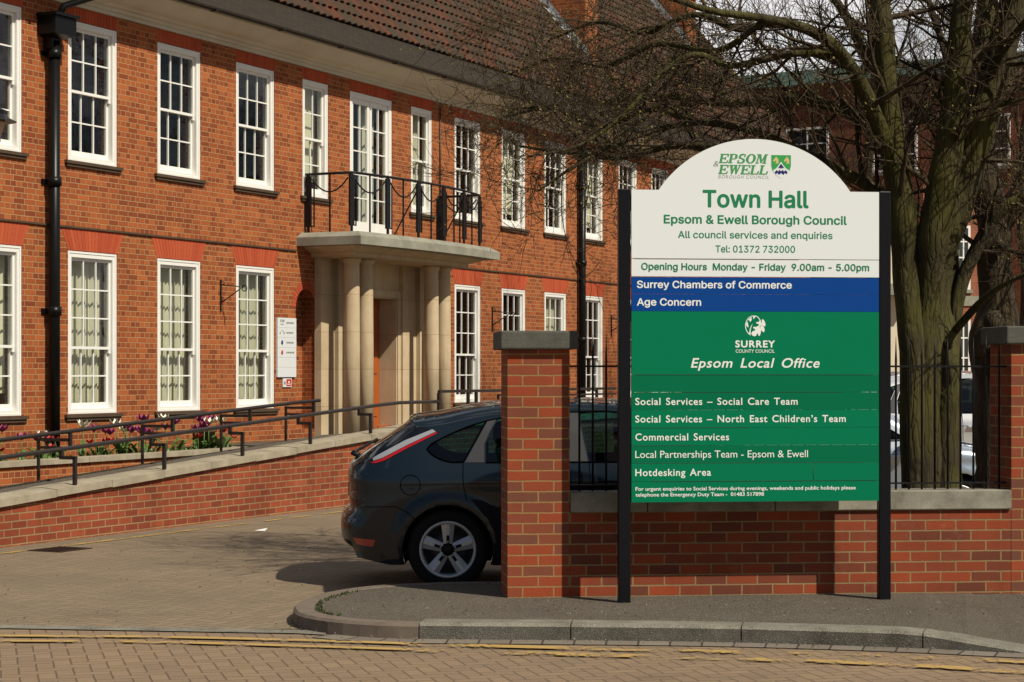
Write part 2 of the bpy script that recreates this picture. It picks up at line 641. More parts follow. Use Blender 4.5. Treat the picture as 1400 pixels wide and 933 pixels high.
def paver_mat(name, c1, c2, joint, size=.1, rot=0.0, jw=.055, grey=.35, contrast=1.0, bumps=.7):
    """herringbone block paving worked out from world position"""
    t = NT(name)
    vec = t.coord('Object', (1 / size, 1 / size, 1), rot=(0, 0, rot))
    wob = t.n('ShaderNodeVectorMath', operation='MULTIPLY_ADD')
    t.put(wob.inputs[0], t.noise(vec, .7, 2, out='Color'))
    wob.inputs[1].default_value = (.10, .10, 0)
    t.put(wob.inputs[2], vec)
    sp = t.n('ShaderNodeSeparateXYZ')
    t.put(sp.inputs[0], wob.outputs[0])
    x, y = sp.outputs[0], sp.outputs[1]
    i, j = t.math('FLOOR', x), t.math('FLOOR', y)
    u, v = t.math('SUBTRACT', x, i), t.math('SUBTRACT', y, j)
    m = t.math('FLOORED_MODULO', t.math('SUBTRACT', i, j), 4.0)
    is0 = t.math('COMPARE', m, 0.0, .1)
    is1 = t.math('COMPARE', m, 1.0, .1)
    is2 = t.math('COMPARE', m, 2.0, .1)
    is3 = t.math('COMPARE', m, 3.0, .1)
    iu, iv = t.math('SUBTRACT', 1.0, u), t.math('SUBTRACT', 1.0, v)
    big = 5.0
    dl = t.math('ADD', u, t.math('MULTIPLY', is1, big))
    dr = t.math('ADD', iu, t.math('MULTIPLY', is0, big))
    db = t.math('ADD', v, t.math('MULTIPLY', is2, big))
    dt = t.math('ADD', iv, t.math('MULTIPLY', is3, big))
    d = t.math('MINIMUM', t.math('MINIMUM', dl, dr), t.math('MINIMUM', db, dt))
    jm = t.ramp(d, [(jw * .5, 1.0), (jw * 1.5, 0.0)])
    bi = t.math('SUBTRACT', i, is1)
    bj = t.math('ADD', j, is3)
    cb = t.n('ShaderNodeCombineXYZ')
    t.put(cb.inputs[0], bi)
    t.put(cb.inputs[1], bj)
    wn_ = t.n('ShaderNodeTexWhiteNoise', noise_dimensions='2D')
    t.put(wn_.inputs['Vector'], cb.outputs[0])
    col = t.ramp(wn_.outputs['Value'], [(0, c1), (1, c2)])
    ob = t.coord('Object')
    sp2 = t.noise(ob, 110, 3, .6)
    col = t.mix(t.math('MULTIPLY', t.ramp(sp2, [(.42, 0.), (.68, 1.)]), .45), col, (.38, .29, .19))
    bigp = t.ramp(t.noise(ob, .55, 5, .6), [(.38, 0.), (.68, 1.)])
    col = t.mix(t.math('MULTIPLY', bigp, grey), col, (.15, .118, .078))
    st = t.ramp(t.noise(t.coord('Object', (.5, 2.2, 1)), .9, 5, .65), [(.56, 0.), (.72, 1.)])
    col = t.mix(t.math('MULTIPLY', st, .35), col, t.mix(1., col, (.55, .53, .52), 'MULTIPLY'))
    col = t.mix(t.math('MULTIPLY', jm, contrast), col, joint)
    h = t.math('SUBTRACT', t.math('MULTIPLY', sp2, .3), jm)
    return t.done(t.princ(col, .9, normal=t.bump(h, bumps, .006), spec=.2))


M['road_pavers'] = paver_mat('road_pavers', (.235, .155, .094), (.185, .124, .078), (.088, .062, .042), .1, R(-15), jw=.05, contrast=.7)
M['yard_pavers'] = paver_mat('yard_pavers', (.215, .158, .102), (.168, .125, .083), (.095, .072, .050), .1, R(31), jw=.055, grey=.55, contrast=.6)


def channel_mat():
    t = NT('channel_block')
    b = t.n('ShaderNodeTexBrick', offset=0.0)
    t.put(b.inputs['Vector'], t.coord('UV'))
    b.inputs['Scale'].default_value = 1
    b.inputs['Brick Width'].default_value = .20
    b.inputs['Row Height'].default_value = 1.0
    b.inputs['Mortar Size'].default_value = .007
    b.inputs['Color1'].default_value = (.22, .185, .145, 1)
    b.inputs['Color2'].default_value = (.17, .14, .11, 1)
    b.inputs['Mortar'].default_value = (.045, .035, .027, 1)
    f = t.noise(t.coord('Object'), 60, 4)
    col = t.mix(t.math('MULTIPLY', f, .4), b.outputs['Color'], (.10, .085, .07))
    return t.done(t.princ(col, .9, normal=t.bump(t.math('MULTIPLY', b.outputs['Fac'], -1.), .7, .006), spec=.2))


M['channel'] = channel_mat()


def yellow_mat(name, wear):
    t = NT(name)
    ob = t.coord('Object')
    n1 = t.noise(ob, 3.2, 5, .7)
    n2 = t.noise(ob, 26, 4, .7)
    s = t.math('ADD', t.math('MULTIPLY', n1, .65), t.math('MULTIPLY', n2, .35))
    mask = t.ramp(s, [(wear - .03, 0.), (wear + .03, 1.)])
    p = t.princ(t.mix(n2, (.46, .29, .085), (.36, .24, .09)), .8, spec=.2)
    tr = t.n('ShaderNodeBsdfTransparent')
    mx = t.n('ShaderNodeMixShader')
    t.put(mx.inputs[0], mask)
    t.put(mx.inputs[1], tr.outputs[0])
    t.put(mx.inputs[2], p)
    return t.done(mx.outputs[0])


M['yellow_paint'] = yellow_mat('yellow_paint', .455)
M['yellow_worn'] = yellow_mat('yellow_worn', .50)


def bark_mat(name, c1, c2, green, gamt, scale=6):
    t = NT(name)
    ob = t.coord('Object', (1, 1, .2))
    a = t.noise(ob, scale, 6, .65)
    g = t.noise(t.coord('Object'), 1.6, 5, .6)
    col = t.ramp(a, [(.3, c1), (.7, c2)])
    col = t.mix(t.math('MULTIPLY', t.ramp(g, [(.38, 0.), (.62, 1.)]), gamt), col, green)
    vo = t.n('ShaderNodeTexVoronoi', feature='DISTANCE_TO_EDGE')
    wv = t.n('ShaderNodeVectorMath', operation='MULTIPLY_ADD')
    t.put(wv.inputs[0], t.noise(ob, scale, 4, out='Color'))
    wv.inputs[1].default_value = (.18, .18, .18)
    t.put(wv.inputs[2], ob)
    t.put(vo.inputs['Vector'], wv.outputs[0])
    vo.inputs['Scale'].default_value = scale * 2.6
    crk = t.ramp(vo.outputs['Distance'], [(.0, 1.0), (.16, 0.0)])
    col = t.mix(t.math('MULTIPLY', crk, .28), col, t.mix(1., col, (.35, .33, .3), 'MULTIPLY'))
    hh = t.math('SUBTRACT', a, t.math('MULTIPLY', crk, .16))
    return t.done(t.princ(col, .95, normal=t.bump(hh, 1.0, .04), spec=.15))


M['bark_green'] = bark_mat('bark_green', (.018, .014, .008), (.082, .066, .038), (.082, .076, .016), .65)
M['bark_brown'] = bark_mat('bark_brown', (.018, .013, .009), (.10, .072, .046), (.05, .045, .018), .3, 9)
M['twig'] = bark_mat('twig', (.035, .024, .015), (.085, .060, .038), (.07, .06, .022), .3, 3)

# ------------------------------------------------------------------ ground
mb = MB()
mb.face([(-600, -300, -.1), (600, -300, -.1), (600, 900, -.1), (-600, 900, -.1)])
struct('road', mb, M['road_pavers'], False)

mb = MB()
mb.face([(-60, 13.24, -.096), (-1.2, 13.00, -.096), (20, 12.9, -.096), (60, 13, -.096), (60, 120, -.096), (-60, 120, -.096)])
struct('car_park', mb, M['yard_pavers'], False)

# flush granite strip across the entrance
mb = MB()
pts = [(-60, 14.4), (-12, 13.55), (-5.6, 13.28), (-3.42, 13.19), (-1.4, 12.93), (-1.2, 12.86)]
for (x0, y0), (x1, y1) in zip(pts, pts[1:]):
    mb.face([(x0, y0 - .17, -.092), (x1, y1 - .17, -.092), (x1, y1, -.092), (x0, y0, -.092)])
struct('flush_kerb', mb, M['granite'], False)


def catmull(pts, n=6):
    P = [Vector(p) for p in pts]
    P = [P[0] * 2 - P[1]] + P + [P[-1] * 2 - P[-2]]
    out = []
    for i in range(1, len(P) - 2):
        a, b, c, d = P[i - 1], P[i], P[i + 1], P[i + 2]
        for k in range(n):
            t = k / n
            out.append(.5 * ((2 * b) + (c - a) * t + (2 * a - 5 * b + 4 * c - d) * t * t + (3 * b - a - 3 * c + d) * t ** 3))
    out.append(P[-2])
    return out


kerb_raw = [(9, 15.2), (3, 15.12), (-.06, 15.08), (-.6, 15.0), (-.95, 14.86), (-1.22, 14.58), (-1.40, 14.2), (-1.49, 13.75), (-1.49, 13.4),
            (-1.41, 13.05), (-1.22, 12.78), (-.95, 12.60), (-.59, 12.50), (.37, 12.44), (1.43, 12.33), (2.51, 12.07), (3.1, 11.85), (6, 10.9), (12, 9.2)]
kerb_path = catmull([(x, y, 0) for x, y in kerb_raw], 8)
lens = [0.0]
for a, b in zip(kerb_path, kerb_path[1:]):
    lens.append(lens[-1] + (b - a).length)


def path_at(s):
    s = max(0, min(lens[-1] - 1e-6, s))
    for i in range(len(lens) - 1):
        if lens[i + 1] >= s:
            t = (s - lens[i]) / (lens[i + 1] - lens[i])
            p = kerb_path[i].lerp(kerb_path[i + 1], t)
            d = (kerb_path[i + 1] - kerb_path[i]).normalized()
            return p, Vector((-d.y, d.x, 0))       # normal points left of travel = inwards
    return kerb_path[-1].copy(), Vector((0, 1, 0))


def s_of_x(px, after):
    best = None
    for i in range(len(lens)):
        if lens[i] > after:
            p = kerb_path[i]
            e = abs(p.x - px)
            if best is None or e < best[0]:
                best = (e, lens[i])
    return best[1]


def kerb_top(p):
    if p.y > 13.4:
        return 0.0
    t = (p.x - 2.46) / .66
    return -.085 * max(0, min(1, t))


S_NOSE = s_of_x(-1.49, 0)
joints = [0.0]
s_ = .9
S57 = s_of_x(-.59, S_NOSE)
while s_ < S57 - .5:
    joints.append(s_)
    s_ += .92
for X in (-.59, .37, 1.43, 2.48, 3.12, 4.0, 5.0, 6.0, 7.0, 8.0):
    joints.append(s_of_x(X, S_NOSE))
joints = sorted(set(joints))
mb = MB()
for a, b in zip(joints, joints[1:]):
    conc = b <= S57 + .01
    wdt = .15 if conc else .24
    n = 8
    g = .004
    rows = []
    for k in range(n + 1):
        s = a + g + (b - a - 2 * g) * k / n
        p, nr = path_at(s)
        zt = kerb_top(p) + (.0 if conc else .006)
        bz = -.15
        rows.append([p + Vector((0, 0, bz)), p + Vector((0, 0, zt - .018)) + nr * .006, p + Vector((0, 0, zt)) + nr * .024,
                     p + nr * (wdt - .01) + Vector((0, 0, zt)), p + nr * wdt + Vector((0, 0, zt - .01)), p + nr * wdt + Vector((0, 0, bz))])
    f0 = len(mb.f)
    mb.grid(rows, 1 if conc else 0, False, close=True)
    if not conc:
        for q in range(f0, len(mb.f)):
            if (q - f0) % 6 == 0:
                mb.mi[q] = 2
    mb.face(rows[0][::-1], 1 if conc else 0)
    mb.face(rows[-1], 1 if conc else 0)
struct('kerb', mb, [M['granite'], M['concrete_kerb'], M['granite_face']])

# asphalt pavement inside the kerb
inner = []
for k in range(90):
    s = lens[-1] * k / 89
    p, nr = path_at(s)
    q = p + nr * .14
    q.z = kerb_top(p) - .004
    inner.append(q)
poly2 = [Vector((q.x, q.y)) for q in inner] + [Vector((14, 12)), Vector((14, 15.2))]
zs = [q.z for q in inner] + [0, 0]
V2, E2, F2, *_ = delaunay_2d_cdt(poly2, [], [list(range(len(poly2)))], 1, 1e-5)
mb = MB()
for f in F2:
    tri = []
    for i in f:
        z = 0.0
        for q, zz in zip(poly2, zs):
            if (q - V2[i]).length < 1e-4:
                z = zz
        tri.append((V2[i].x, V2[i].y, z))
    mb.face(tri)
struct('pavement', mb, M['asphalt'], False)

# channel row of blocks along the kerb and the yellow lines
mb = MB()
S_a = s_of_x(-1.15, S_NOSE)
S_b = s_of_x(9, S_NOSE)
n = 60
prev = None
for k in range(n + 1):
    s = S_a + (S_b - S_a) * k / n
    p, nr = path_at(s)
    row = (p - nr * .0 + Vector((0, 0, -.094)), p - nr * .19 + Vector((0, 0, -.094)), s)
    if prev:
        mb.face([prev[0], row[0], row[1], prev[1]], 0, uv=[(prev[2], .3), (row[2], .3), (row[2], .7), (prev[2], .7)])
    prev = row
struct('channel_blocks', mb, M['channel'], False)


def gp(px, py, z=-.1):
    Y = FPX * (EYE - z) / (py - 510)
    return Vector(((px - 700) * Y / FPX, Y, z))


def stripe(name, pix, wdt, z, mat):
    P = catmull([gp(*p) for p in pix], 10)
    mb = MB()
    for i in range(len(P) - 1):
        d0 = (P[min(i + 1, len(P) - 1)] - P[max(i - 1, 0)]).normalized()
        d1 = (P[min(i + 2, len(P) - 1)] - P[i]).normalized()
        n0, n1 = Vector((-d0.y, d0.x, 0)) * wdt / 2, Vector((-d1.y, d1.x, 0)) * wdt / 2
        q = [P[i] - n0, P[i + 1] - n1, P[i + 1] + n1, P[i] + n0]
        for v in q:
            v.z = z
        mb.face(q)
    return struct(name, mb, mat, False)


stripe('yellow_line', [(-300, 869.5), (0, 871.5), (200, 873), (420, 878), (560, 882.5)], .088, -.088, M['yellow_paint'])
stripe('yellow_line', [(-300, 876), (0, 878.5), (200, 880), (420, 886), (560, 890.5)], .088, -.088, M['yellow_paint'])
stripe('yellow_line', [(560, 883), (700, 886.5), (1000, 894), (1200, 899.5), (1390, 907), (1600, 917)], .125, -.088, M['yellow_worn'])
stripe('yellow_line', [(560, 891), (700, 895), (1000, 903), (1200, 910), (1390, 921), (1600, 936)], .125, -.088, M['yellow_worn'])

# grit on the paving and moss along the inner edge of the kerb nose
r4 = random.Random(77)
gm = MB()
for i in range(1500):
    if i < 650:
        s = r4.uniform(0, lens[-1] * .86)
        p, nr = path_at(s)
        o = p - nr * abs(r4.gauss(.02, .07))
        o.z = -.085
    elif i < 1000:
        o = Vector((r4.uniform(-1.1, 4.5), r4.uniform(12.9, 13.95), .001))
        if o.x < -.4 and o.y < 13.2:
            continue
    else:
        o = Vector((r4.uniform(-7, -1.6), r4.uniform(13.3, 20), -.09))
    q = r4.uniform(.003, .011)
    a = r4.uniform(0, 6.28)
    u_ = Vector((math.cos(a), math.sin(a), 0)) * q
    v_ = Vector((-u_.y, u_.x, 0)) * r4.uniform(.4, 1)
    h = Vector((0, 0, q * .8))
    m_ = r4.choice((0, 0, 1, 1, 2))
    for tri in ((o - u_, o - v_, o + h), (o - v_, o + u_, o + h), (o + u_, o + v_, o + h), (o + v_, o - u_, o + h)):
        gm.face(tri, m_)
for i in range(160):
    s = S_NOSE - .9 + r4.random() ** .7 * 1.9
    p, nr = path_at(s)
    o = p + nr * (.155 + abs(r4.gauss(0, .022)))
    o.z = -.002
    a = r4.uniform(0, 6.28)
    u_ = Vector((math.cos(a), math.sin(a), 0)) * r4.uniform(.005, .014)
    h = Vector((r4.uniform(-.006, .006), r4.uniform(-.006, .006), r4.uniform(.008, .024)))
    gm.face((o - u_, o + u_, o + h), 3)
go = link('grit', gm.mesh('grit', [M['granite'], M['earth'], M['concrete_kerb'], M['moss']], recalc=False))
go['kind'] = 'stuff'
tag(go, 'loose grit on the paving and moss along the rounded kerb', 'grit')

# ------------------------------------------------------------------ town hall
ALPHA = math.atan(1303 / FPX)
FAC = Frame((-6.07, 27.0, 0), PI / 2 - ALPHA)       # local x runs along the front, local y into the building


def fs(px, N=0.0):
    """distance along the front at which the plane N metres out is seen at column px"""
    k = (px - 700) / FPX
    ca, sa = math.cos(ALPHA), math.sin(ALPHA)
    # X = X0 + s*sa + N*ca ; Y = Y0 + s*ca - N*sa
    return (k * (27.0 - N * sa) + 6.07 - N * ca) / (sa - k * ca)


hall = Thing('town_hall', 'long two storey red brick town hall with white sash windows and a pillared porch', 'town hall', FAC, (8.3, 0, 0))
S0, S1 = -6.5, 34.0
Z_TOP = 6.72
lower_s = [0 - 4.1, -2.05, 0.0, 2.05, 4.1, 11.47, 13.5, 15.52, 17.5, 19.5, 21.5]
upper_s = list(lower_s)
WW = 1.09
LZ0, LZ1 = 1.02, 3.27
UZ0, UZ1 = 4.50, 6.43
opens = []
for s in lower_s:
    opens.append((s, s + WW, LZ0, LZ1))
for s in upper_s:
    opens.append((s, s + WW, UZ0, UZ1))
NAR = [(6.05, 6.86), (9.76, 10.55)]
for a, b in NAR:
    opens.append((a, b, UZ0, UZ1))
FD = (7.58, 9.06, 3.90, 6.43)
opens.append(FD)
NICHE = (5.84, 6.44, .66, 2.97)
opens.append(NICHE)
DOOR = (7.42, 9.12, .66, 2.92)
opens.append((7.42 - .0, 9.12, .66, 2.92))

xs = sorted(set([S0, S1] + [v for o in opens for v in o[:2]]))
zc = sorted(set([-.2, Z_TOP] + [v for o in opens for v in o[2:]]))
mb = MB()
for x0, x1 in zip(xs, xs[1:]):
    for z0, z1 in zip(zc, zc[1:]):
        cx, cz = (x0 + x1) / 2, (z0 + z1) / 2
        if any(o[0] < cx < o[1] and o[2] < cz < o[3] for o in opens):
            continue
        mb.face([(x0, 0, z0), (x1, 0, z0), (x1, 0, z1), (x0, 0, z1)])
        mb.face([(x0, .33, z0), (x1, .33, z0), (x1, .33, z1), (x0, .33, z1)][::-1])
for a, b, c, d in opens:
    dp = .33
    for q in (((a, 0, c), (a, 0, d), (a, dp, d), (a, dp, c)), ((b, 0, c), (b, dp, c), (b, dp, d), (b, 0, d)),
              ((a, 0, d), (b, 0, d), (b, dp, d), (a, dp, d)), ((a, 0, c), (a, dp, c), (b, dp, c), (b, 0, c))):
        mb.face(q)
# niche: round head and back
na, nb, nc, nd = NICHE
rad = (nb - na) / 2
cx, cz = (na + nb) / 2, nd - rad
arc = [(cx + rad * math.cos(PI - PI * k / 16), cz + rad * math.sin(PI - PI * k / 16)) for k in range(17)]
for k in range(16):
    (xa, za), (xb, zb) = arc[k], arc[k + 1]
    mb.face([(xa, -.0, za), (xb, -.0, zb), (xb, -.0, nd), (xa, -.0, nd)])
    mb.face([(xa, 0, za), (xb, 0, zb), (xb, .25, zb), (xa, .25, za)])
mb.face([(na, .25, nc), (nb, .25, nc), (nb, .25, nd), (na, .25, nd)])
# other walls
mb.face([(S0, 0, -.2), (S0, 9, -.2), (S0, 9, Z_TOP), (S0, 0, Z_TOP)])
mb.face([(S1, 0, -.2), (S1, 9, -.2), (S1, 9, Z_TOP), (S1, 0, Z_TOP)])
mb.face([(S0, 9, -.2), (S1, 9, -.2), (S1, 9, Z_TOP), (S0, 9, Z_TOP)])
mb.face([(S0, 0, Z_TOP), (S1, 0, Z_TOP), (S1, 9, Z_TOP), (S0, 9, Z_TOP)])
hall.part('wall', mb, M['facade_brick'], recalc=False)

# dim rooms behind the windows
mb = MB()
mb.box(S0 + .1, S1 - .1, 3.6, 3.7, .6, 6.6)
mb.box(S0 + .1, S1 - .1, .35, 3.59, 3.62, 3.80)
mb.box(S0 + .1, S1 - .1, .35, 3.59, .40, .60)
for k in range(-1, 8):
    s = 3.62 + k * 3.98
    mb.box(s - .05, s + .05, .36, 3.59, .61, 3.61)
    mb.box(s - .05, s + .05, .36, 3.59, 3.81, 6.6)
hall.part('interior', mb, M['interior'])

# string course
mb = MB()
mb.box(S0, 5.84, -.028, -.002, 3.575, 3.60)
mb.box(10.95, S1, -.028, -.002, 3.575, 3.60)
hall.part('string_course', mb, M['sill_tile'])

# cornice, gutter, roof
prof = [(0, 6.62), (.05, 6.62), (.05, 6.665), (.09, 6.675), (.10, 6.70), (.10, 6.715), (.15, 6.725), (.17, 6.745), (.19, 6.755)]
for k in range(9):
    a = k / 8
    prof.append((.20 + .30 * a, 6.76 + .13 * (1 - math.cos(a * PI / 2)) + .02 * a))
prof += [(.52, 6.915), (.52, 6.95), (0, 6.95)]
mb = MB()
rows = [[(s, -n_, z) for n_, z in prof] for s in (S0 - .5, S1 + .5)]
mb.grid(rows, 0, False)
mb.face(rows[0])
mb.face(rows[1])
hall.part('cornice', mb, M['cornice_paint'])
mb = MB()
gpf = [(.525, 6.985), (.53, 6.952), (.55, 6.937), (.575, 6.933), (.60, 6.938), (.615, 6.957), (.62, 6.978)]
rows = [[(s, -n_, z) for n_, z in gpf] for s in (S0 - .5, S1 + .5)]
mb.grid(rows, 0, False)
s = S0
while s < S1:
    mb.box(s, s + .05, -.628, -.52, 6.928, 6.97)
    s += 1.83
hall.part('gutter', mb, M['gutter'])

mb = MB()
sl = math.hypot(.62, .57)
mb.face([(S0 - .5, -.62, 6.985), (S1 + .5, -.62, 6.985), (S1 + .5, 0, 7.555), (S0 - .5, 0, 7.555)], 0, uv=[(S0, 0), (S1, 0), (S1, sl), (S0, sl)])
mb.face([(S0 - .5, -.62, 6.985), (S1 + .5, -.62, 6.985), (S1 + .5, -.62, 6.955), (S0 - .5, -.62, 6.955)], 0)
mb.face([(S0 - .5, -.60, 6.955), (S1 + .5, -.60, 6.955), (S1 + .5, .1, 7.45), (S0 - .5, .1, 7.45)], 0)
eave = hall.part('eaves_tiles', mb, M['plain_tile'], recalc=False)
# pantiles: real corrugated overlapping courses
TAN = 1.19
LEN = 4.6
slope_len = LEN * math.sqrt(1 + TAN * TAN)
du = Vector((0, 1, TAN)).normalized()
nrm = Vector((0, -TAN, 1)).normalized()
CH = .30
TW = .205
nc_ = int(slope_len / CH)
mb = MB()
ntile = int((S1 - S0 + 1) / TW)
for c in range(nc_):
    rowsL, rowsU, uvA, uvB = [], [], [], []
    off = (c % 2) * TW * .5
    for k in range(ntile * 4 + 1):
        s = S0 - .5 + off + k * TW / 4
        ph = k % 4
        hgt = (.0, .030, .045, .022)[ph]
        base = Vector((s, 0, 7.55))
        tl = c * CH - .03
        wobble = .006 * noise.noise(Vector((s * 1.3, c * .9, 0)))
        lo = base + du * tl + nrm * (hgt + .045 + wobble)
        up_ = base + du * (tl + CH + .02) + nrm * (hgt + .004)
        lo2 = base + du * tl + nrm * (hgt + .010)
        rowsL.append(lo2)
        rowsU.append((lo, up_))
        uvA.append(k / 4)
    r0 = rowsL
    r1 = [a for a, b in rowsU]
    r2 = [b for a, b in rowsU]
    uvr = lambda vv: [(u_ + .001, c + vv) for u_ in uvA]
    mb.grid([r0, r1, r2], 0, False, uvs=[uvr(.05), uvr(.1), uvr(.9)])
mb.face([(S0 - .5, 0, 7.54), (S1 + .5, 0, 7.54), (S1 + .5, LEN, 7.54 + TAN * LEN), (S0 - .5, LEN, 7.54 + TAN * LEN)], 0)
mb.face([(S0 - .5, 9.4, 7.1), (S1 + .5, 9.4, 7.1), (S1 + .5, LEN, 7.54 + TAN * LEN), (S0 - .5, LEN, 7.54 + TAN * LEN)], 0)
for s in (S0 - .4, S1 + .4):
    mb.face([(s, -.5, 6.98), (s, 9.4, 7.0), (s, LEN, 7.5 + TAN * LEN)], 0)
mb.tube([(S0 - .5, LEN, 7.62 + TAN * LEN), (S1 + .5, LEN, 7.62 + TAN * LEN)], .12, 8)
roof = hall.part('roof', mb, M['pantile'], recalc=False)


def stack(s0, s1, y0, y1, ztop):
    mb = MB()
    mb.box(s0, s1, y0, y1, 7.5 + TAN * y0 - .4, ztop)
    mb.box(s0 - .05, s1 + .05, y0 - .05, y1 + .05, ztop - .30, ztop - .15)
    mb.box(s0 - .09, s1 + .09, y0 - .09, y1 + .09, ztop - .15, ztop)
    o = hall.part('chimney', mb, M['facade_brick'], roof)
    fl = MB()
    fl.face([(s0 - .03, y0 - .1, 7.62 + TAN * (y0 - .1)), (s0 - .03, y1, 7.62 + TAN * y1), (s0 - .03, y1, 7.85 + TAN * y1), (s0 - .03, y0 - .1, 7.85 + TAN * (y0 - .1))])
    fl.face([(s0 - .2, y0 - .1, 7.63 + TAN * (y0 - .1)), (s0 - .03, y0 - .1, 7.63 + TAN * (y0 - .1)), (s0 - .03, y1, 7.63 + TAN * y1), (s0 - .2, y1, 7.63 + TAN * y1)])
    hall.part('flashing', fl, M['lead'], roof, recalc=False)
    return o


stack(20.15, 20.85, 1.1, 3.6, 13.6)
stack(31.4, 32.15, 2.86, 4.5, 14.0)


# gauged flat arches
def flat_arch(s0, s1, z0, h, splay, n):
    mb = MB()
    gap = .004
    for k in range(n):
        a, b = k / n, (k + 1) / n
        lo0, lo1 = s0 + (s1 - s0) * a + gap, s0 + (s1 - s0) * b - gap
        hi0, hi1 = s0 - splay + (s1 - s0 + 2 * splay) * a + gap, s0 - splay + (s1 - s0 + 2 * splay) * b - gap
        uvc = (k + .5 + 100 * round(s0), .5)
        p = [(lo0, -.004, z0), (lo1, -.004, z0), (hi1, -.004, z0 + h), (hi0, -.004, z0 + h)]
        q = [(x, .02, z) for x, y, z in p]
        mb.face(p, 0, uv=[uvc] * 4)
        for i in range(4):
            j = (i + 1) % 4
            mb.face([p[i], p[j], q[j], q[i]], 0, uv=[uvc] * 4)
    hall.part('arch', mb, M['rubbed_brick'])


for s in lower_s:
    flat_arch(s - .01, s + WW + .01, LZ1 + .002, .300, .14, 17)
for s in upper_s:
    flat_arch(s - .01, s + WW + .01, UZ1 + .002, .185, .02, 17)
for a, b in NAR:
    flat_arch(a - .01, b + .01, UZ1 + .002, .185, .02, 12)
flat_arch(FD[0], FD[1], UZ1 + .002, .185, .02, 22)
# ring of brick round the niche head
mb = MB()
for k in range(18):
    a0, a1 = PI - PI * k / 18 - .012, PI - PI * (k + 1) / 18 + .012
    q = [(cx + r_ * math.cos(a), -.004, cz + r_ * math.sin(a)) for r_, a in ((rad, a0), (rad, a1), (rad + .13, a1), (rad + .13, a0))]
    mb.face(q, 0, uv=[(k + .5, 3.5)] * 4)
hall.part('arch', mb, M['rubbed_brick'], recalc=False)


# ---- windows (shared meshes)
def ring(mb, x0, x1, z0, z1, l, r, t, b, y0, y1):
    mb.box(x0, x0 + l, y0, y1, z0, z1)
    mb.box(x1 - r, x1, y0, y1, z0, z1)
    mb.box(x0 + l, x1 - r, y0, y1, z1 - t, z1)
    mb.box(x0 + l, x1 - r, y0, y1, z0, z0 + b)


def sash(mb, x0, x1, z0, z1, cols, rows, y0, y1, st, top, bot, mw=.020):
    ring(mb, x0, x1, z0, z1, st, st, top, bot, y0, y1)
    gx0, gx1, gz0, gz1 = x0 + st, x1 - st, z0 + bot, z1 - top
    for i in range(1, cols):
        x = gx0 + (gx1 - gx0) * i / cols
        mb.box(x - mw / 2, x + mw / 2, y0 + .004, y1 - .004, gz0, gz1)
    for j in range(1, rows):
        z = gz0 + (gz1 - gz0) * j / rows
        mb.box(gx0, gx1, y0 + .007, y1 - .007, z - mw / 2, z + mw / 2)
    return gx0, gx1, gz0, gz1


def pane_quad(mb, g, y):
    mb.face([(g[0], y, g[2]), (g[1], y, g[2]), (g[1], y, g[3]), (g[0], y, g[3])])


def make_window_meshes(width, h, cols, rt, rb, blind):
    hw = width / 2
    fr = MB()
    ring(fr, -hw + .004, hw - .004, .004, h - .004, .085, .085, .085, .07, .012, .16)
    # outer moulding and inner parting beads
    ring(fr, -hw + .006, hw - .006, .006, h - .006, .03, .03, .03, .03, .004, .0118)
    split = .07 + (h - .155) * (rb / (rt + rb)) + .01
    up_, lo = MB(), MB()
    ix = hw - .087
    g1 = sash(up_, -ix, ix, split - .02, h - .087, cols, rt, .050, .085, .042, .045, .038)
    g2 = sash(lo, -ix, ix, .072, split + .018, cols, rb, .092, .128, .042, .038, .085)
    # horns under the upper sash
    for sx in (-1, 1):
        up_.box(sx * (ix - .021) - .02, sx * (ix - .021) + .02, .052, .083, split - .075, split - .021)
    pn = MB()
    pane_quad(pn, g1, .068)
    pane_quad(pn, g2, .110)
    out = {'window': fr.mesh('window', M['white_paint']), 'upper_sash': up_.mesh('upper_sash', M['white_paint']),
           'lower_sash': lo.mesh('lower_sash', M['white_paint']), 'pane': pn.mesh('pane', M['window_glass'], recalc=False)}
    sl = MB()
    sl.box(-hw - .08, hw + .08, -.055, .10, -.045, -.002)
    sl.box(-hw - .06, hw + .06, -.035, .09, -.085, -.046)
    out['sill'] = sl.mesh('sill', M['sill_tile'])
    if blind:
        out['blind'] = []
        for var in range(3):
            r2 = random.Random(50 + var)
            bl = MB()
            n = 11
            zb = (.16, .10, .30)[var]
            for k in range(n):
                x = -hw + .06 + (width - .12) * (k + .5) / n
                a = -R((58, 46, 22)[var] + r2.uniform(-7, 7)) * (1 if r2.random() < .93 else .4)
                dx, dy = .048 * math.cos(a), .048 * math.sin(a)
                y = .26
                bl.face([(x - dx, y - dy, zb), (x + dx, y + dy, zb), (x + dx, y + dy, h - .1), (x - dx, y - dy, h - .1)])
                bl.face([(x - dx, y - dy + .002, zb), (x + dx, y + dy + .002, zb), (x + dx, y + dy + .002, h - .1), (x - dx, y - dy + .002, h - .1)])
            bl.box(-hw + .05, hw - .05, .23, .29, h - .10, h - .06)
            out['blind'].append(bl.mesh('blind', M['blind'], recalc=False))
    return out


def place_window(ms, s, z, blind=None, label=None):
    o = link('window', ms['window'], hall.o, Vector((s, 0, z)) - hall.origin)
    if label:
        o['label'] = label
    for k in ('upper_sash', 'lower_sash', 'pane', 'sill'):
        if k in ms:
            link(k, ms[k], o)
    if blind is not None and 'blind' in ms:
        link('blind', ms['blind'][blind], o)
    return o


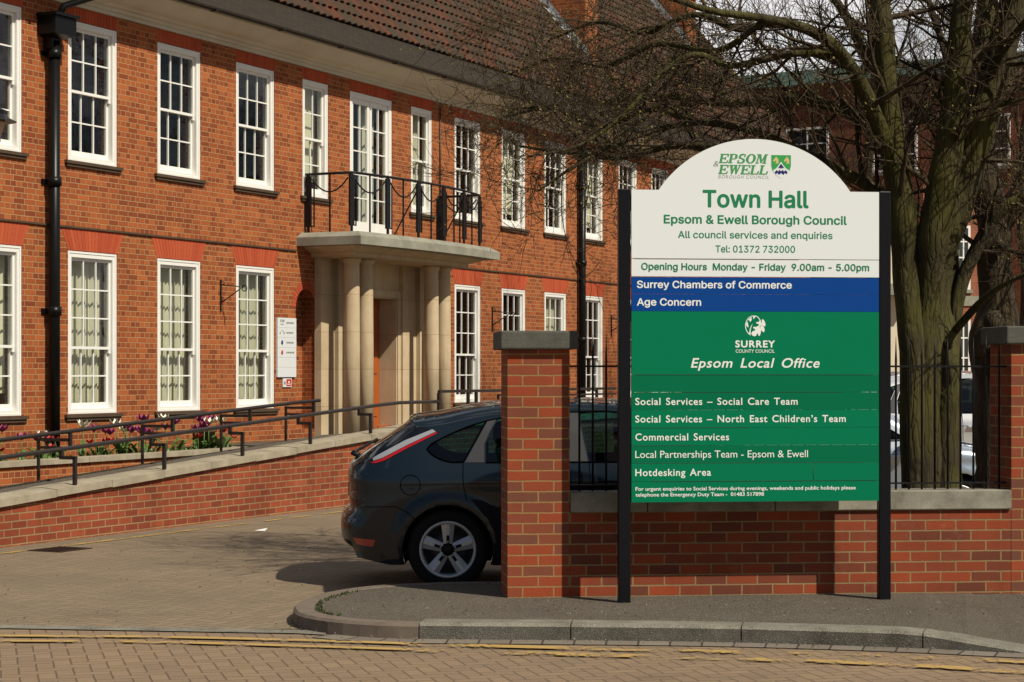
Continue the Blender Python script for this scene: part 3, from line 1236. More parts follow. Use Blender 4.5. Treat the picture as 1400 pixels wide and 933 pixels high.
WL = make_window_meshes(WW, LZ1 - LZ0, 3, 3, 2, True)
WU = make_window_meshes(WW, UZ1 - UZ0, 3, 2, 2, True)
WN = make_window_meshes(.81, UZ1 - UZ0, 2, 2, 2, True)
for i, s in enumerate(lower_s):
    place_window(WL, s + WW / 2, LZ0, blind=(2 if i < 2 else (0, 1, 0, None, None, 0, None, None, None)[i - 2]))
for i, s in enumerate(upper_s):
    place_window(WU, s + WW / 2, UZ0, blind=(2 if i in (6, 8) else None))
place_window(WN, sum(NAR[0]) / 2, UZ0, blind=2)
place_window(WN, sum(NAR[1]) / 2, UZ0, blind=1)
# glazed balcony doors
fw, fh = FD[1] - FD[0], FD[3] - FD[2]
fr = MB()
ring(fr, -fw / 2 + .004, fw / 2 - .004, .004, fh - .004, .10, .10, .10, .04, .012, .15)
frame = link('french_door', fr.mesh('french_door', M['white_paint']), hall.o, Vector(((FD[0] + FD[1]) / 2, 0, FD[2])) - hall.origin)
for sx in (-1, 1):
    lf, pn = MB(), MB()
    x0, x1 = (.006, fw / 2 - .102) if sx > 0 else (-fw / 2 + .102, -.006)
    g = sash(lf, x0, x1, .05, fh - .105, 2, 5, .04, .085, .075, .09, .26)
    pane_quad(pn, g, .062)
    a = link('door_leaf', lf.mesh('door_leaf', M['white_paint']), frame)
    link('pane', pn.mesh('pane', M['window_glass'], recalc=False), frame)
cu = MB()
for x0, x1 in ((-.60, -.12), (.05, .32), (.45, .62)):
    pts = []
    k = 0
    x = x0
    while x < x1:
        pts.append((x, .30 + .03 * math.sin(k * 1.7)))
        x += .03
        k += 1
    cu.grid([[(x, y, .12) for x, y in pts], [(x, y, fh - .12) for x, y in pts]], 0, True)
link('curtain', cu.mesh('curtain', M['curtain'], recalc=False), frame)


# ---- porch
def bow(s):
    return .14 * max(0.0, 1 - ((s - 8.4) / 2.55) ** 2)


PA, PB = 5.86, 10.94


def slab_poly(n_out, inset):
    pts = [(PA + inset, 0.0)]
    for k in range(25):
        s = PA + inset + (PB - PA - 2 * inset) * k / 24
        pts.append((s, n_out + .06 - inset + bow(s)))
    pts.append((PB - inset, 0.0))
    return pts


def slab_layer(mb, levels):
    """levels: list of (inset, z)"""
    rows = [[(s, -n_, z) for s, n_ in slab_poly(1.15, ins)] for ins, z in levels]
    mb.grid(rows, 0, False, close=True)
    mb.face(rows[0][::-1])
    mb.face(rows[-1])


mb = MB()
slab_layer(mb, [(.0, 3.665), (.0, 3.80), (.02, 3.815), (.14, 3.885)])
hall.part('balcony_slab', mb, M['slab_stone'])
mb = MB()
slab_layer(mb, [(.46, 3.50), (.46, 3.575), (.40, 3.585), (.32, 3.62), (.26, 3.63), (.24, 3.664)])
hall.part('porch_cornice', mb, M['portal_stone'])

# stone surround behind the columns
PL, PR = 6.42, 10.18
mb = MB()
mb.box(PL, DOOR[0] - .12, -.05, -.002, .42, 3.50)
mb.box(DOOR[1] + .12, PR, -.05, -.002, .42, 3.50)
mb.box(DOOR[0] - .12, DOOR[1] + .12, -.05, -.002, DOOR[3] + .12, 3.50)
# moulded architrave round the door
for a, b in ((DOOR[0] - .12, DOOR[0]), (DOOR[1], DOOR[1] + .12)):
    mb.box(a, b, -.085, -.002, .42, DOOR[3])
mb.box(DOOR[0] - .12, DOOR[1] + .12, -.085, -.003, DOOR[3], DOOR[3] + .12)
# flat piers behind the columns
for a in (PL, 6.98, 9.22, 9.86):
    mb.box(a, a + .30, -.13, -.051, .42, 3.50)
# lining of the doorway
mb.box(DOOR[0], DOOR[0] + .02, -.06, .32, .66, DOOR[3])
mb.box(DOOR[1] - .02, DOOR[1], -.06, .40, .66, DOOR[3])
mb.box(DOOR[0] + .02, DOOR[1] - .02, -.06, .32, DOOR[3] - .02, DOOR[3])
hall.part('door_surround', mb, M['portal_stone'])
mb = MB()
d0, d1 = DOOR[0] + .03, DOOR[1] - .03
mb.box(d0, d1, .28, .33, .66, DOOR[3] - .03)
for a, b in ((d0 + .10, (d0 + d1) / 2 - .06), ((d0 + d1) / 2 + .06, d1 - .10)):
    for z0, z1 in ((.82, 1.45), (1.58, 2.15), (2.28, 2.78)):
        mb.box(a, b, .262, .279, z0, z1)
dr = hall.part('door', mb, M['door_wood'])
mb = MB()
mb.tube([((d0 + d1) / 2 + .03, .24, 1.60), ((d0 + d1) / 2 + .03, .24, 1.85)], .012, 8)
hall.part('handle', mb, M['chrome'], dr)

for s in (6.67, 7.12, 9.47, 9.93):
    mb = MB()
    r0 = .137
    prof_c = [(.0, .44), (r0, .44), (r0, 2.0), (r0 * .93, 3.40), (r0 * .93, 3.42), (.155, 3.44), (.155, 3.50), (0, 3.50)]
    mb.lathe(prof_c, (s, -.57, 0), 'Z', 28)
    hall.part('column', mb, M['portal_stone'])

# balcony railing
rl = MB()
zt, zb = 4.85, 3.885
fpts = [(6.1 + (10.73 - 6.1) * k / 24, 0) for k in range(25)]
fN = lambda s: .90 + .24 * max(0.0, 1 - ((s - 8.415) / 2.32) ** 2)
line = [(6.1, -.03, zt)] + [(s, -fN(s), zt) for s, _ in fpts] + [(10.73, -.03, zt)]
rl.tube(line, .022, 8)
railing = hall.part('balcony_railing', rl, M['black_iron'])
main_s = [6.1 + (10.73 - 6.1) * k / 5 for k in range(6)]


def heavy_post(p, dirv):
    mb = MB()
    p = Vector(p)
    d = Vector(dirv).normalized() * .055
    nn = Vector((-d.y, d.x, 0)).normalized()
    a = p - d
    b = p + d
    mb.bar(a.lerp(b, .5) + Vector((0, 0, .10)), a.lerp(b, .5) + Vector((0, 0, zt - zb - .03)), .11, .035, 0, up=nn)
    mb.bar(p + Vector((0, 0, -.0)), p + Vector((0, 0, .12)), .04, .03, 0, up=nn)
    mb.bar(p + Vector((0, 0, zt - zb - .04)), p + Vector((0, 0, zt - zb)), .05, .03, 0, up=nn)
    q = p + d * 2.0
    mb.bar(q + Vector((0, 0, .10)), q + Vector((0, 0, zt - zb - .10)), .018, .018)
    mb.bar(p + d + Vector((0, 0, .11)), q + Vector((0, 0, .11)), .018, .018)
    hall.part('post', mb, M['black_iron'], railing)


def swag(p, q, depth):
    mb = MB()
    p, q = Vector(p), Vector(q)
    pts = []
    for k in range(13):
        t = k / 12
        v = p.lerp(q, t)
        v.z -= depth * (1 - (2 * t - 1) ** 2)
        pts.append(v)
    mb.tube(pts, .013, 6)
    m_ = p.lerp(q, .5)
    mb.bar((m_.x, m_.y, zb), (m_.x, m_.y, zt), .022, .022)
    hall.part('baluster', mb, M['black_iron'], railing)


pts_front = [Vector((s, -fN(s), zb)) for s in main_s]
for k, p in enumerate(pts_front):
    d = (pts_front[min(k + 1, 5)] - pts_front[max(k - 1, 0)])
    heavy_post(p, d)
heavy_post((6.1, -.08, zb), (0, -1, 0))
heavy_post((10.73, -.08, zb), (0, -1, 0))
hz = zt - .08
for a, b in zip(pts_front, pts_front[1:]):
    t_ = (b - a).normalized() * .07
    swag((a.x + t_.x, a.y + t_.y, hz), (b.x - t_.x, b.y - t_.y, hz), .22)
for s in (6.1, 10.73):
    swag((s, -.15, hz), (s, -fN(s) + .07, hz), .22)
mb = MB()
for s in (8.0, 9.9):
    mb.bar((s, -fN(s) + .01, zt - .08), (s - .15, -fN(s) + .45, zb), .03, .02)
hall.part('strut', mb, M['black_iron'], railing)


# ---- rainwater pipes
def drainpipe(s, n_out, r, z0, z1, hop, collars):
    mb = MB()
    mb.tube([(s, -n_out, z0), (s, -n_out, z1)], r, 14)
    for z in collars:
        mb.tube([(s, -n_out, z - .06), (s, -n_out, z + .06)], r * 1.28, 14)
        mb.box(s - r * 1.7, s + r * 1.7, -.03, -.002, z - .035, z + .035)
        mb.box(s - .03, s + .03, -n_out, -.002, z - .02, z + .02)
    pipe = hall.part('drainpipe', mb, M['black_pipe'])
    if hop:
        h = MB()
        zt_, zb_ = hop
        prof_ = [(.10, zb_ - .14), (.10, zb_), (.22, zb_ + .04), (.22, zt_ - .05), (.25, zt_ - .04), (.25, zt_)]
        for (w0, za), (w1, zb2) in zip(prof_, prof_[1:]):
            A = [(s - w0, -.02, za), (s + w0, -.02, za), (s + w0, -w0 * 1.3 - .03, za), (s - w0, -w0 * 1.3 - .03, za)]
            B = [(s - w1, -.02, zb2), (s + w1, -.02, zb2), (s + w1, -w1 * 1.3 - .03, zb2), (s - w1, -w1 * 1.3 - .03, zb2)]
            for i in range(4):
                j = (i + 1) % 4
                h.face((A[i], A[j], B[j], B[i]))
        h.face([(s - .24, -.02, zt_ - .02), (s + .24, -.02, zt_ - .02), (s + .24, -.34, zt_ - .02), (s - .24, -.34, zt_ - .02)])
        h.tube([(s, -.18, zt_ - .05), (s + .05, -.24, zt_ + .12), (s + .42, -.52, zt_ + .30), (s + .45, -.58, 6.93)], .05, 8)
        hall.part('hopper', h, M['black_pipe'], pipe, recalc=False)


drainpipe(-.44, .12, .078, -.1, 6.05, (6.40, 6.08), (5.88, 4.16, 2.42))
drainpipe(17.22, .11, .075, -.1, 6.6, None, (5.6, 3.95, 2.3))
mb = MB()
mb.tube([(10.85, -.02, 4.3), (10.85, -.02, 6.62)], .012, 5)
hall.part('cable', mb, M['brown_iron'])

# ------------------------------------------------------------------ fixtures on the front wall
bd = Thing('notice_board', 'white wall board listing services in strips, beside the porch niche', 'notice board', FAC, (5.5, -.03, 1.52))
b0, b1, bz0, bz1 = 5.24, 5.80, 1.52, 2.48
strips_b = []
for k in range(6):
    mb = MB()
    z0 = bz0 + (bz1 - bz0) * k / 6
    mb.box(b0, b1, -.035, -.003, z0 + .0012, z0 + (bz1 - bz0) / 6 - .0012)
    strips_b.append(bd.part('board_strip', mb, M['notice_white']))
rr = random.Random(3)
for k, (mi, ) in enumerate(((0,), (0,), (1,), (2,))):
    mb = MB()
    z = bz1 - (bz1 - bz0) * (k + .5) / 6
    x = b0 + .13
    if k == 1:
        for dx in (-.06, .06):
            mb.ico((x + dx, -.037, z - .01), .018, 0, 1, (1, .15, 1))
        mb.tube([(x - .06, -.037, z), (x, -.037, z + .04), (x + .06, -.037, z)], .004, 4, 0)
    elif k == 0:
        for dx in (-.05, 0.0, .04):
            mb.box(x + dx, x + dx + .025, -.0385, -.0355, z + .01, z + .05, 0)
        mb.box(x - .05, x + .05, -.0385, -.0355, z - .03, z - .02, 0)
    else:
        mb.ico((x, -.036, z), .045, mi, 1, (.75, .1, 1))
    x = b0 + .26
    while x < b1 - .06 - rr.random() * .06:
        wd = rr.uniform(.02, .05)
        mb.box(x, x + wd, -.0385, -.0355, z - .012, z + .012, 0)
        x += wd + .012
    bd.part('lettering', mb, [M['ink_grey'], M['ink_blue'], M['ink_red']], strips_b[5 - k])
ns = Thing('small_sign', 'small white and red notice plate on brick below the services board', 'sign', FAC, (5.55, -.02, 1.36))
mb = MB()
mb.box(5.42, 5.68, -.022, -.003, 1.36, 1.50)
ns.part('plate', mb, M['notice_white'])
mb = MB()
mb.box(5.52, 5.665, -.0245, -.0222, 1.375, 1.487, 0)
mb.box(5.54, 5.645, -.0265, -.0246, 1.40, 1.412, 1)
mb.box(5.57, 5.615, -.0265, -.0246, 1.43, 1.455, 1)
mb.box(5.445, 5.495, -.0245, -.0222, 1.40, 1.45, 2)
ns.part('lettering', mb, [M['ink_red'], M['ink_white'], M['ink_grey']])


def bracket(s, z, label):
    mb = MB()
    mb.bar((s, -.012, z - .33), (s, -.012, z + .16), .03, .018)
    mb.tube([(s, -.02, z + .08), (s, -.40, z + .04)], .009, 6)
    mb.tube([(s, -.02, z - .20), (s, -.38, z + .02)], .009, 6)
    loop = [(s, -.40 - .045 + .045 * math.cos(a), z + .02 + .045 * math.sin(a)) for a in [k * 2 * PI / 10 for k in range(11)]]
    mb.tube(loop, .009, 6)
    for dz in (.11, -.14):
        loop = [(s, -.05 + .03 * math.cos(a), z + dz + .03 * math.sin(a)) for a in [k * 2 * PI / 8 for k in range(9)]]
        mb.tube(loop, .006, 5)
    solo('basket_bracket', label, 'bracket', mb, M['brown_iron'], FAC, (s, 0, z - .33))


bracket(3.66, 2.86, 'empty iron hanging basket bracket on the brick left of the services board')
bracket(13.05, 2.72, 'rusty iron hanging basket bracket on the brick just above the near gate pillar')
bracket(19.05, 2.72, 'iron hanging basket bracket on the brick close to the black sign post')

# ------------------------------------------------------------------ ramp, planter, handrails
RN = 4.5


def ramp_z(s):
    """top of the ramp wall coping"""
    if s > 2.4:
        return .93
    return .93 - .0592 * (2.4 - s)


wall_t = Thing('ramp_wall', 'sloping red brick ramp wall with pale stone coping in front of the town hall', 'wall', FAC, (-1, -RN, -.1))
mb = MB()
ss = [-14, 2.4, 9.0]
TH = .30
for a, b in zip(ss, ss[1:]):
    za, zb_ = ramp_z(a) - .09, ramp_z(b) - .09
    for y in (-RN, -RN + TH):
        mb.face([(a, y, -.2), (b, y, -.2), (b, y, zb_), (a, y, za)])
    mb.face([(a, -RN, za), (b, -RN, zb_), (b, -RN + TH, zb_), (a, -RN + TH, za)])
for s in (-14, 9.0):
    mb.face([(s, -RN, -.2), (s, -RN + TH, -.2), (s, -RN + TH, ramp_z(s) - .09), (s, -RN, ramp_z(s) - .09)])
wall_t.part('brickwork', mb, M['ramp_brick'], recalc=False)
mb = MB()
s = -14.0
k = 0
while s < 9.0:
    e = min(s + .9, 9.0)
    if s < 2.4 < e:
        e = 2.4
    a, b = s + .003, e - .003
    dz = .004 * math.sin(k * 2.3)
    A = [(a, -RN - .045, ramp_z(a) - .088 + dz), (a, -RN + TH + .045, ramp_z(a) - .088 + dz), (a, -RN + TH + .045, ramp_z(a) - .012 + dz), (a, -RN + TH * .5, ramp_z(a) + dz), (a, -RN - .045, ramp_z(a) - .015 + dz)]
    B = [(b, y, z + ramp_z(b) - ramp_z(a)) for _, y, z in A]
    for i in range(5):
        j = (i + 1) % 5
        mb.face((A[i], A[j], B[j], B[i]))
    mb.face(A)
    mb.face(B[::-1])
    s = e
    k += 1
wall_t.part('coping', mb, M['ramp_coping'])

mb = MB()
for a, b in ((-14, 2.4), (2.4, 3.4)):
    za, zb_ = ramp_z(a) - .22, ramp_z(b) - .22
    mb.face([FAC.m @ Vector(p) for p in ((a, -RN + TH, za), (b, -RN + TH, zb_), (b, -2.6, zb_), (a, -2.6, za))])
    mb.face([FAC.m @ Vector(p) for p in ((a, -2.6, za), (b, -2.6, zb_), (b, -2.6, -.2), (a, -2.6, -.2))])
struct('ramp', mb, M['asphalt'], False)
mb = MB()
c = [(3.4, -RN + TH), (9.0, -RN + TH), (20, -2.5), (20, -.01), (3.4, -.01)]
mb.prism(c, lambda p: FAC.m @ Vector((p[0], p[1], -.2)), lambda p: FAC.m @ Vector((p[0], p[1], .50)))
struct('landing', mb, M['asphalt'])

pl = Thing('planter', 'low brick planter with stone coping along the foot of the town hall', 'planter', FAC, (-3, -1.1, -.1))
PE = 2.95
mb = MB()
mb.box(-9, PE, -1.1, -.88, -.15, .43)
mb.box(PE - .22, PE, -.879, -.01, -.15, .43)
pl.part('brickwork', mb, M['facade_brick'])
mb = MB()
s = -9.0
while s < PE:
    e = min(s + 1.0, PE + .05)
    mb.box(s + .003, e - .003, -1.14, -.85, .432, .495)
    s += 1.0
mb.box(PE - .26, PE + .05, -.849, -.01, .432, .495)
pl.part('coping', mb, M['ramp_coping'])
mb = MB()
n = 40
rows = [[(-9 + (PE + 8.75) * i / n, y, .40 + .04 * noise.noise(Vector((i * .9, y * 7, 0)))) for y in (-.87, -.6, -.3, -.005)] for i in range(n + 1)]
mb.grid(rows, 0, True)
pl.part('soil', mb, M['soil'], recalc=False)


def tulip_mesh(kind, seed):
    r = random.Random(seed)
    mb = MB()
    h = r.uniform(.30, .46)
    lean = Vector((r.uniform(-.06, .06), r.uniform(-.06, .06), 0))
    top = Vector((0, 0, h)) + lean
    mb.tube([(0, 0, 0), lean * .4 + Vector((0, 0, h * .5)), top], .006, 5, 1)
    for k in range(6):
        a = k * PI / 3 + r.uniform(-.2, .2)
        o = Vector((math.cos(a), math.sin(a), 0))
        t_ = Vector((-o.y, o.x, 0))
        op = r.uniform(.25, .95) if kind != 'white' else r.uniform(.3, .7)
        p0 = top
        p1 = top + o * (.045 + .02 * op) + Vector((0, 0, .045))
        p2 = top + o * (.035 + .09 * op) + Vector((0, 0, .12 - .04 * op))
        mb.face([p0, p1 - t_ * .035, p2, p1 + t_ * .035], 0, sm=True)
    for k in range(3):
        a = r.uniform(0, 2 * PI)
        o = Vector((math.cos(a), math.sin(a), 0))
        t_ = Vector((-o.y, o.x, 0))
        L = r.uniform(.16, .30)
        pts = [o * .01, o * L * .3 + Vector((0, 0, L * .55)), o * L * .7 + Vector((0, 0, L * .85)), o * L * 1.05 + Vector((0, 0, L * .75))]
        wds = (.012, .03, .022, .002)
        mb.grid([[p - t_ * w_ for p, w_ in zip(pts, wds)], [p + t_ * w_ for p, w_ in zip(pts, wds)]], 1, True)
    return mb.mesh('tulip', [M['petal_' + kind], M['leaf_green']], recalc=False)


TUL = {k: [tulip_mesh(k, 11 * i + len(k)) for i in range(4)] for k in ('purple', 'white', 'red')}
tul_lab = {'purple': 'purple tulip with open petals growing in the brick planter', 'white': 'white tulip growing in the brick planter',
           'red': 'short dark red tulip growing in the brick planter'}
r2 = random.Random(21)
spots = []
for px, kinds in ((2, 'pr'), (28, 'p'), (55, 'ppw'), (66, 'rrr'), (84, 'r'), (118, 'w'), (125, 'r'), (137, 'ppr'), (150, 'pr'), (165, 'wwp'), (172, 'pp'), (192, 'pp'), (204, 'pp'), (210, 'w'),
                  (232, 'wp'), (240, 'p'), (272, 'ppr'), (280, 'wpp'), (290, 'pw'), (297, 'wp'), (308, 'rp'), (314, 'rr')):
    for ch in kinds:
        spots.append((px + r2.uniform(-5, 5), {'p': 'purple', 'w': 'white', 'r': 'red'}[ch]))
for px, kind in spots:
    N = r2.uniform(.35, .8)
    s = fs(px, N)
    o = link('tulip', r2.choice(TUL[kind]), None, FAC.m @ Vector((s, -N, .40)), r2.uniform(0, 6))
    k = r2.uniform(.85, 1.25) * (.7 if kind == 'red' else 1)
    o.scale = (k, k, k)
    tag(o, tul_lab[kind], 'tulip', kind + ' tulips in the planter')
# leafy ground cover
gc = MB()
for i in range(900):
    s = r2.uniform(-6, PE - .3)
    N = r2.uniform(.15, .84)
    h = r2.uniform(.04, .13)
    a = r2.uniform(0, 6.28)
    o = Vector((math.cos(a), math.sin(a), 0)) * r2.uniform(.02, .06)
    t_ = Vector((-o.y, o.x, 0)) * .4
    b = FAC.m @ Vector((s, -N, .40))
    gc.face([b, b + o * .6 - t_ + Vector((0, 0, h * .6)), b + o + Vector((0, 0, h)), b + o * .6 + t_ + Vector((0, 0, h * .6))], 0 if r2.random() < .9 else 1)
g = link('ground_cover', gc.mesh('ground_cover', [M['leaf_green'], M['petal_red']], recalc=False))
g['kind'] = 'stuff'
tag(g, 'low green leaves and small red flowers covering the planter soil', 'ground cover')
mb = MB()
ps, pn_ = fs(345, .55), .55
mb.lathe([(0, .42), (.12, .42), (.17, .72), (.19, .72), (.19, .77), (.16, .77), (.15, .72), (0, .72)], (PE - .45, -.5, 0), 'Z', 20)
solo('plant_pot', 'brown earthenware pot at the right end of the planter', 'plant pot', mb, M['pot'], FAC, (PE - .45, -.5, .42))


def rz(s):
    """height of the handrail"""
    return min(1.19, .75 + .0543 * (s + 6.7))


def handrail(N, s0, s1, label, back):
    t = Thing('handrail', label, 'handrail', FAC, ((s0 + s1) / 2, -N, 0))
    pts = [(s, -N, rz(s) + (.02 if back else 0)) for s in [s0 + (s1 - s0) * k / 30 for k in range(31)]]
    mb = MB()
    mb.tube(pts, .024, 10)
    t.part('rail', mb, M['brown_iron'])
    return t


fr_t = handrail(4.33, -14, fs(600, 4.33), 'long brown iron handrail bracketed to the ramp wall coping', False)
for px in (84, 207, 314.6, 408, 491):
    s = fs(px, 4.33)
    z = rz(s)
    so = s + .02
    mb = MB()
    mb.bar((s, -4.33, z - .015), (s, -4.33, z - .085), .035, .035)
    mb.bar((s, -4.33 + .017, z - .085), (s, -4.52 - .0, z - .085), .035, .035)
    mb.bar((s, -4.50, z - .07), (s, -4.50, ramp_z(s) - .005), .035, .035)
    fr_t.part('support', mb, M['brown_iron'])
for s in (-8.6, -10.4):
    z = rz(s)
    mb = MB()
    mb.bar((s, -4.33, z - .015), (s, -4.33, ramp_z(s)), .035, .035)
    fr_t.part('support', mb, M['brown_iron'])
bk_t = handrail(3.0, -14, fs(437, 3.0), 'brown iron handrail along the building side of the ramp', True)
for px in (96, 236, 342, 429):
    s = fs(px, 3.0)
    z = rz(s) + .02
    mb = MB()
    mb.bar((s, -3.0, z - .015), (s, -3.0, z - .20), .035, .035)
    mb.bar((s, -3.0, z - .10), (s, -2.55, z - .10), .035, .035)
    mb.bar((s, -3.0, z - .19), (s, -2.55, z - .19), .03, .03)
    mb.bar((s, -2.55, z - .08), (s, -2.55, ramp_z(s) - .3), .028, .028)
    bk_t.part('support', mb, M['brown_iron'])
# landing rails
s_a = fs(600, 4.33)
t = Thing('landing_rail', 'dark iron rail with square posts on the porch landing behind the car', 'handrail', FAC, (s_a, -4.33, .9))
mb = MB()
mb.bar((s_a, -4.33, 1.33), (9.0, -4.33, 1.33), .04, .04)
mb.bar((s_a + 2.2, -4.33, 1.24), (9.0, -4.33, 1.24), .03, .03)
t.part('rail', mb, M['brown_iron'])
for s in (s_a, fs(640, 4.33), fs(651, 4.33), 8.2):
    mb = MB()
    mb.bar((s, -4.33, .92), (s, -4.33, 1.31), .04, .04)
    t.part('post', mb, M['brown_iron'])
t = Thing('landing_rail', 'short low dark iron rail in front of the window right of the porch', 'handrail', FAC, (11.5, -1.2, .66))
mb = MB()
mb.bar((10.9, -1.2, 1.18), (13.6, -1.2, 1.18), .04, .04)
mb.bar((10.9, -1.2, 1.03), (13.6, -1.2, 1.03), .04, .04)
t.part('rail', mb, M['brown_iron'])
for s in (10.9, 12.2, 13.6):
    mb = MB()
    mb.bar((s, -1.2, .50), (s, -1.2, 1.20), .04, .04)
    t.part('post', mb, M['brown_iron'])

# yellow line and drain at the foot of the ramp wall
mb = MB()
mb.face([FAC.m @ Vector(p) for p in ((-14, -4.98, -.09), (8, -4.98, -.09), (8, -4.90, -.09), (-14, -4.90, -.09))])
struct('yellow_line', mb, M['yellow_worn'], False)
dp = gp(82, 752.5)
mb = MB()
di = FAC.m.inverted() @ dp
mb.box(di.x - .24, di.x + .24, di.y - .20, di.y - .17, -.11, -.088)
mb.box(di.x - .24, di.x + .24, di.y + .17, di.y + .20, -.11, -.088)
for k in range(9):
    x = di.x - .24 + k * .058
    mb.box(x, x + .018, di.y - .17, di.y + .17, -.11, -.089)
mb.box(di.x - .22, di.x + .22, di.y - .165, di.y + .165, -.13, -.0945)
solo('drain_grate', 'rusty iron drain grate in the paving at the foot of the ramp wall', 'drain', mb, M['brown_iron'], FAC, (di.x, di.y, -.1))
mb = MB()
lp = gp(356, 727)
mb.face([lp + Vector((-.06, -.03, .008)), lp + Vector((.05, -.04, .008)), lp + Vector((.07, .05, .03)), lp + Vector((-.03, .06, .012))])
mb.face([lp + Vector((-.06, -.03, .012)), lp + Vector((.05, -.04, .012)), lp + Vector((.07, .05, .034)), lp + Vector((-.03, .06, .016))])
solo('litter', 'scrap of white paper lying on the car park paving', 'litter', mb, M['litter'], WORLD, lp)

# ------------------------------------------------------------------ front wall with piers and railings
THETA = R(6.2)
WAL = Frame((-.031, 13.985, 0), THETA)
WX = 3.69


def pier(x0, x1, zc0, zc1, label):
    t = Thing('gate_pier', label, 'gate pillar', WAL, ((x0 + x1) / 2, .22, 0))
    mb = MB()
    mb.box(x0, x1, 0, .444, -.1, zc0)
    t.part('brickwork', mb, M['pier_brick'])
    mb = MB()
    mb.bevbox(x0 - .055, x1 + .055, -.055, .50, zc0, zc1, .012)
    t.part('cap', mb, M['cap_stone'])


pier(0, .444, 1.757, 1.888, 'square red brick gate pillar with dark stone cap in front of the car')
pier(WX, WX + .62, 1.80, 1.93, 'brick gate pillar with dark stone cap at the right edge behind the tree')
t = Thing('boundary_wall', 'low red brick wall with weathered stone coping running behind the sign', 'wall', WAL, (2.05, .12, 0))
mb = MB()
mb.box(.446, WX - .002, .003, .235, -.1, .597)
t.part('brickwork', mb, M['wall_brick'])
mb = MB()
for a, b in ((.447, 1.0), (1.0, 1.93), (1.93, 2.76), (2.76, WX - .003)):
    mb.bevbox(a + .002, b - .002, -.022, .27, .599, .738, .008)
t.part('coping', mb, M['coping_stone'])
t = Thing('railings', 'black iron railings with pointed bars standing on the low brick wall', 'railing', WAL, (2.05, .12, .738))
mb = MB()
mb.bar((.446, .12, .785), (WX - .002, .12, .785), .03, .012)
mb.bar((.446, .12, 1.637), (WX - .002, .12, 1.637), .03, .014)
t.part('rail', mb, M['black_iron'])
x = .53
k = 0
while x < WX - .04:
    mb = MB()
    short = .012 * math.sin(k * 3.1)
    mb.tube([(x, .12, .74), (x, .12, 1.70 + short), (x, .12, 1.862 + short)], [.0085, .0085, .0015], 6)
    t.part('bar', mb, M['black_iron'])
    x += .0972
    k += 1

# ------------------------------------------------------------------ the sign
SG = Frame((.775, 13.735, 0), R(6.2))
K = 195.2


def sx_(px):
    k = (px - 700) / FPX
    return (k * 13.735 - .775) / (math.cos(SG.rz) - k * math.sin(SG.rz))


def sz_(py):
    return EYE + (510 - py) / K


sign = Thing('council_sign', 'large white, blue and green council information sign on two black posts', 'sign', SG, (.9, 0, 0))
PX0, PX1 = sx_(861.5), sx_(1199)
for cx_ in (0.0, PX1 + .043):
    mb = MB()
    mb.bevbox(cx_ - .042, cx_ + .042, -.055, .012, -.1, sz_(261), .006)
    sign.part('post', mb, M['post_black'])
strips = [(512.4, 426.5, 'sign_green'), (536.4, 512.4, 'sign_green_dark'), (560.4, 536.4, 'sign_green_dark'), (584.4, 560.4, 'sign_green'), (608.6, 584.4, 'sign_green'),
          (632.6, 608.6, 'sign_green_dark'), (657.2, 632.6, 'sign_green'), (685.5, 657.2, 'sign_green'), (426.5, 403, 'sign_blue'), (403, 380, 'sign_blue'), (379.3, 355.6, 'sign_white')]
YF, YB = -.052, -.030
panels = {}
for i, (yb_, yt_, mt) in enumerate(strips):
    mb = MB()
    g = .0007
    mb.box(PX0 + .001, PX1 - .001, YF + .0007 * ((i * 5) % 3), YB, sz_(yb_) + g, sz_(yt_) - g)
    panels[i] = sign.part('panel_strip', mb, M[mt])
# arched top panel
cxp, hw_, sag = sx_(1030), 133 / K, (262 - 191.5) / K
zb0 = sz_(262)
rad_ = (hw_ ** 2 + sag ** 2) / (2 * sag)
a_max = math.asin(hw_ / rad_)
poly = [(PX0 + .001, sz_(355) + .0008), (PX1 - .001, sz_(355) + .0008), (PX1 - .001, zb0)]
for k in range(41):
    a = a_max - 2 * a_max * k / 40
    poly.append((cxp + rad_ * math.sin(a), zb0 + sag - rad_ + rad_ * math.cos(a)))
poly.append((PX0 + .001, zb0))
mb = MB()
mb.prism(poly, lambda p: (p[0], YF, p[1]), lambda p: (p[0], YB, p[1]))
top_panel = sign.part('arched_panel', mb, M['sign_white'])
mb = MB()
mb.box(PX0, PX1, YB + .001, .01, sz_(684), sz_(650))
mb.box(PX0, PX1, YB + .001, .01, sz_(440), sz_(420))
mb.box(PX0, PX1, YB + .001, .01, sz_(290), sz_(268))
sign.part('back_rail', mb, M['post_black'])


_fc = {}


try:        # the grotesque lettering of the upper panels: Blender's own interface font, else its default
    import os
    GROT = bpy.data.fonts.load(os.path.join(bpy.utils.resource_path('LOCAL'), 'datafiles', 'fonts', 'Inter.woff2'))
except Exception:
    GROT = None


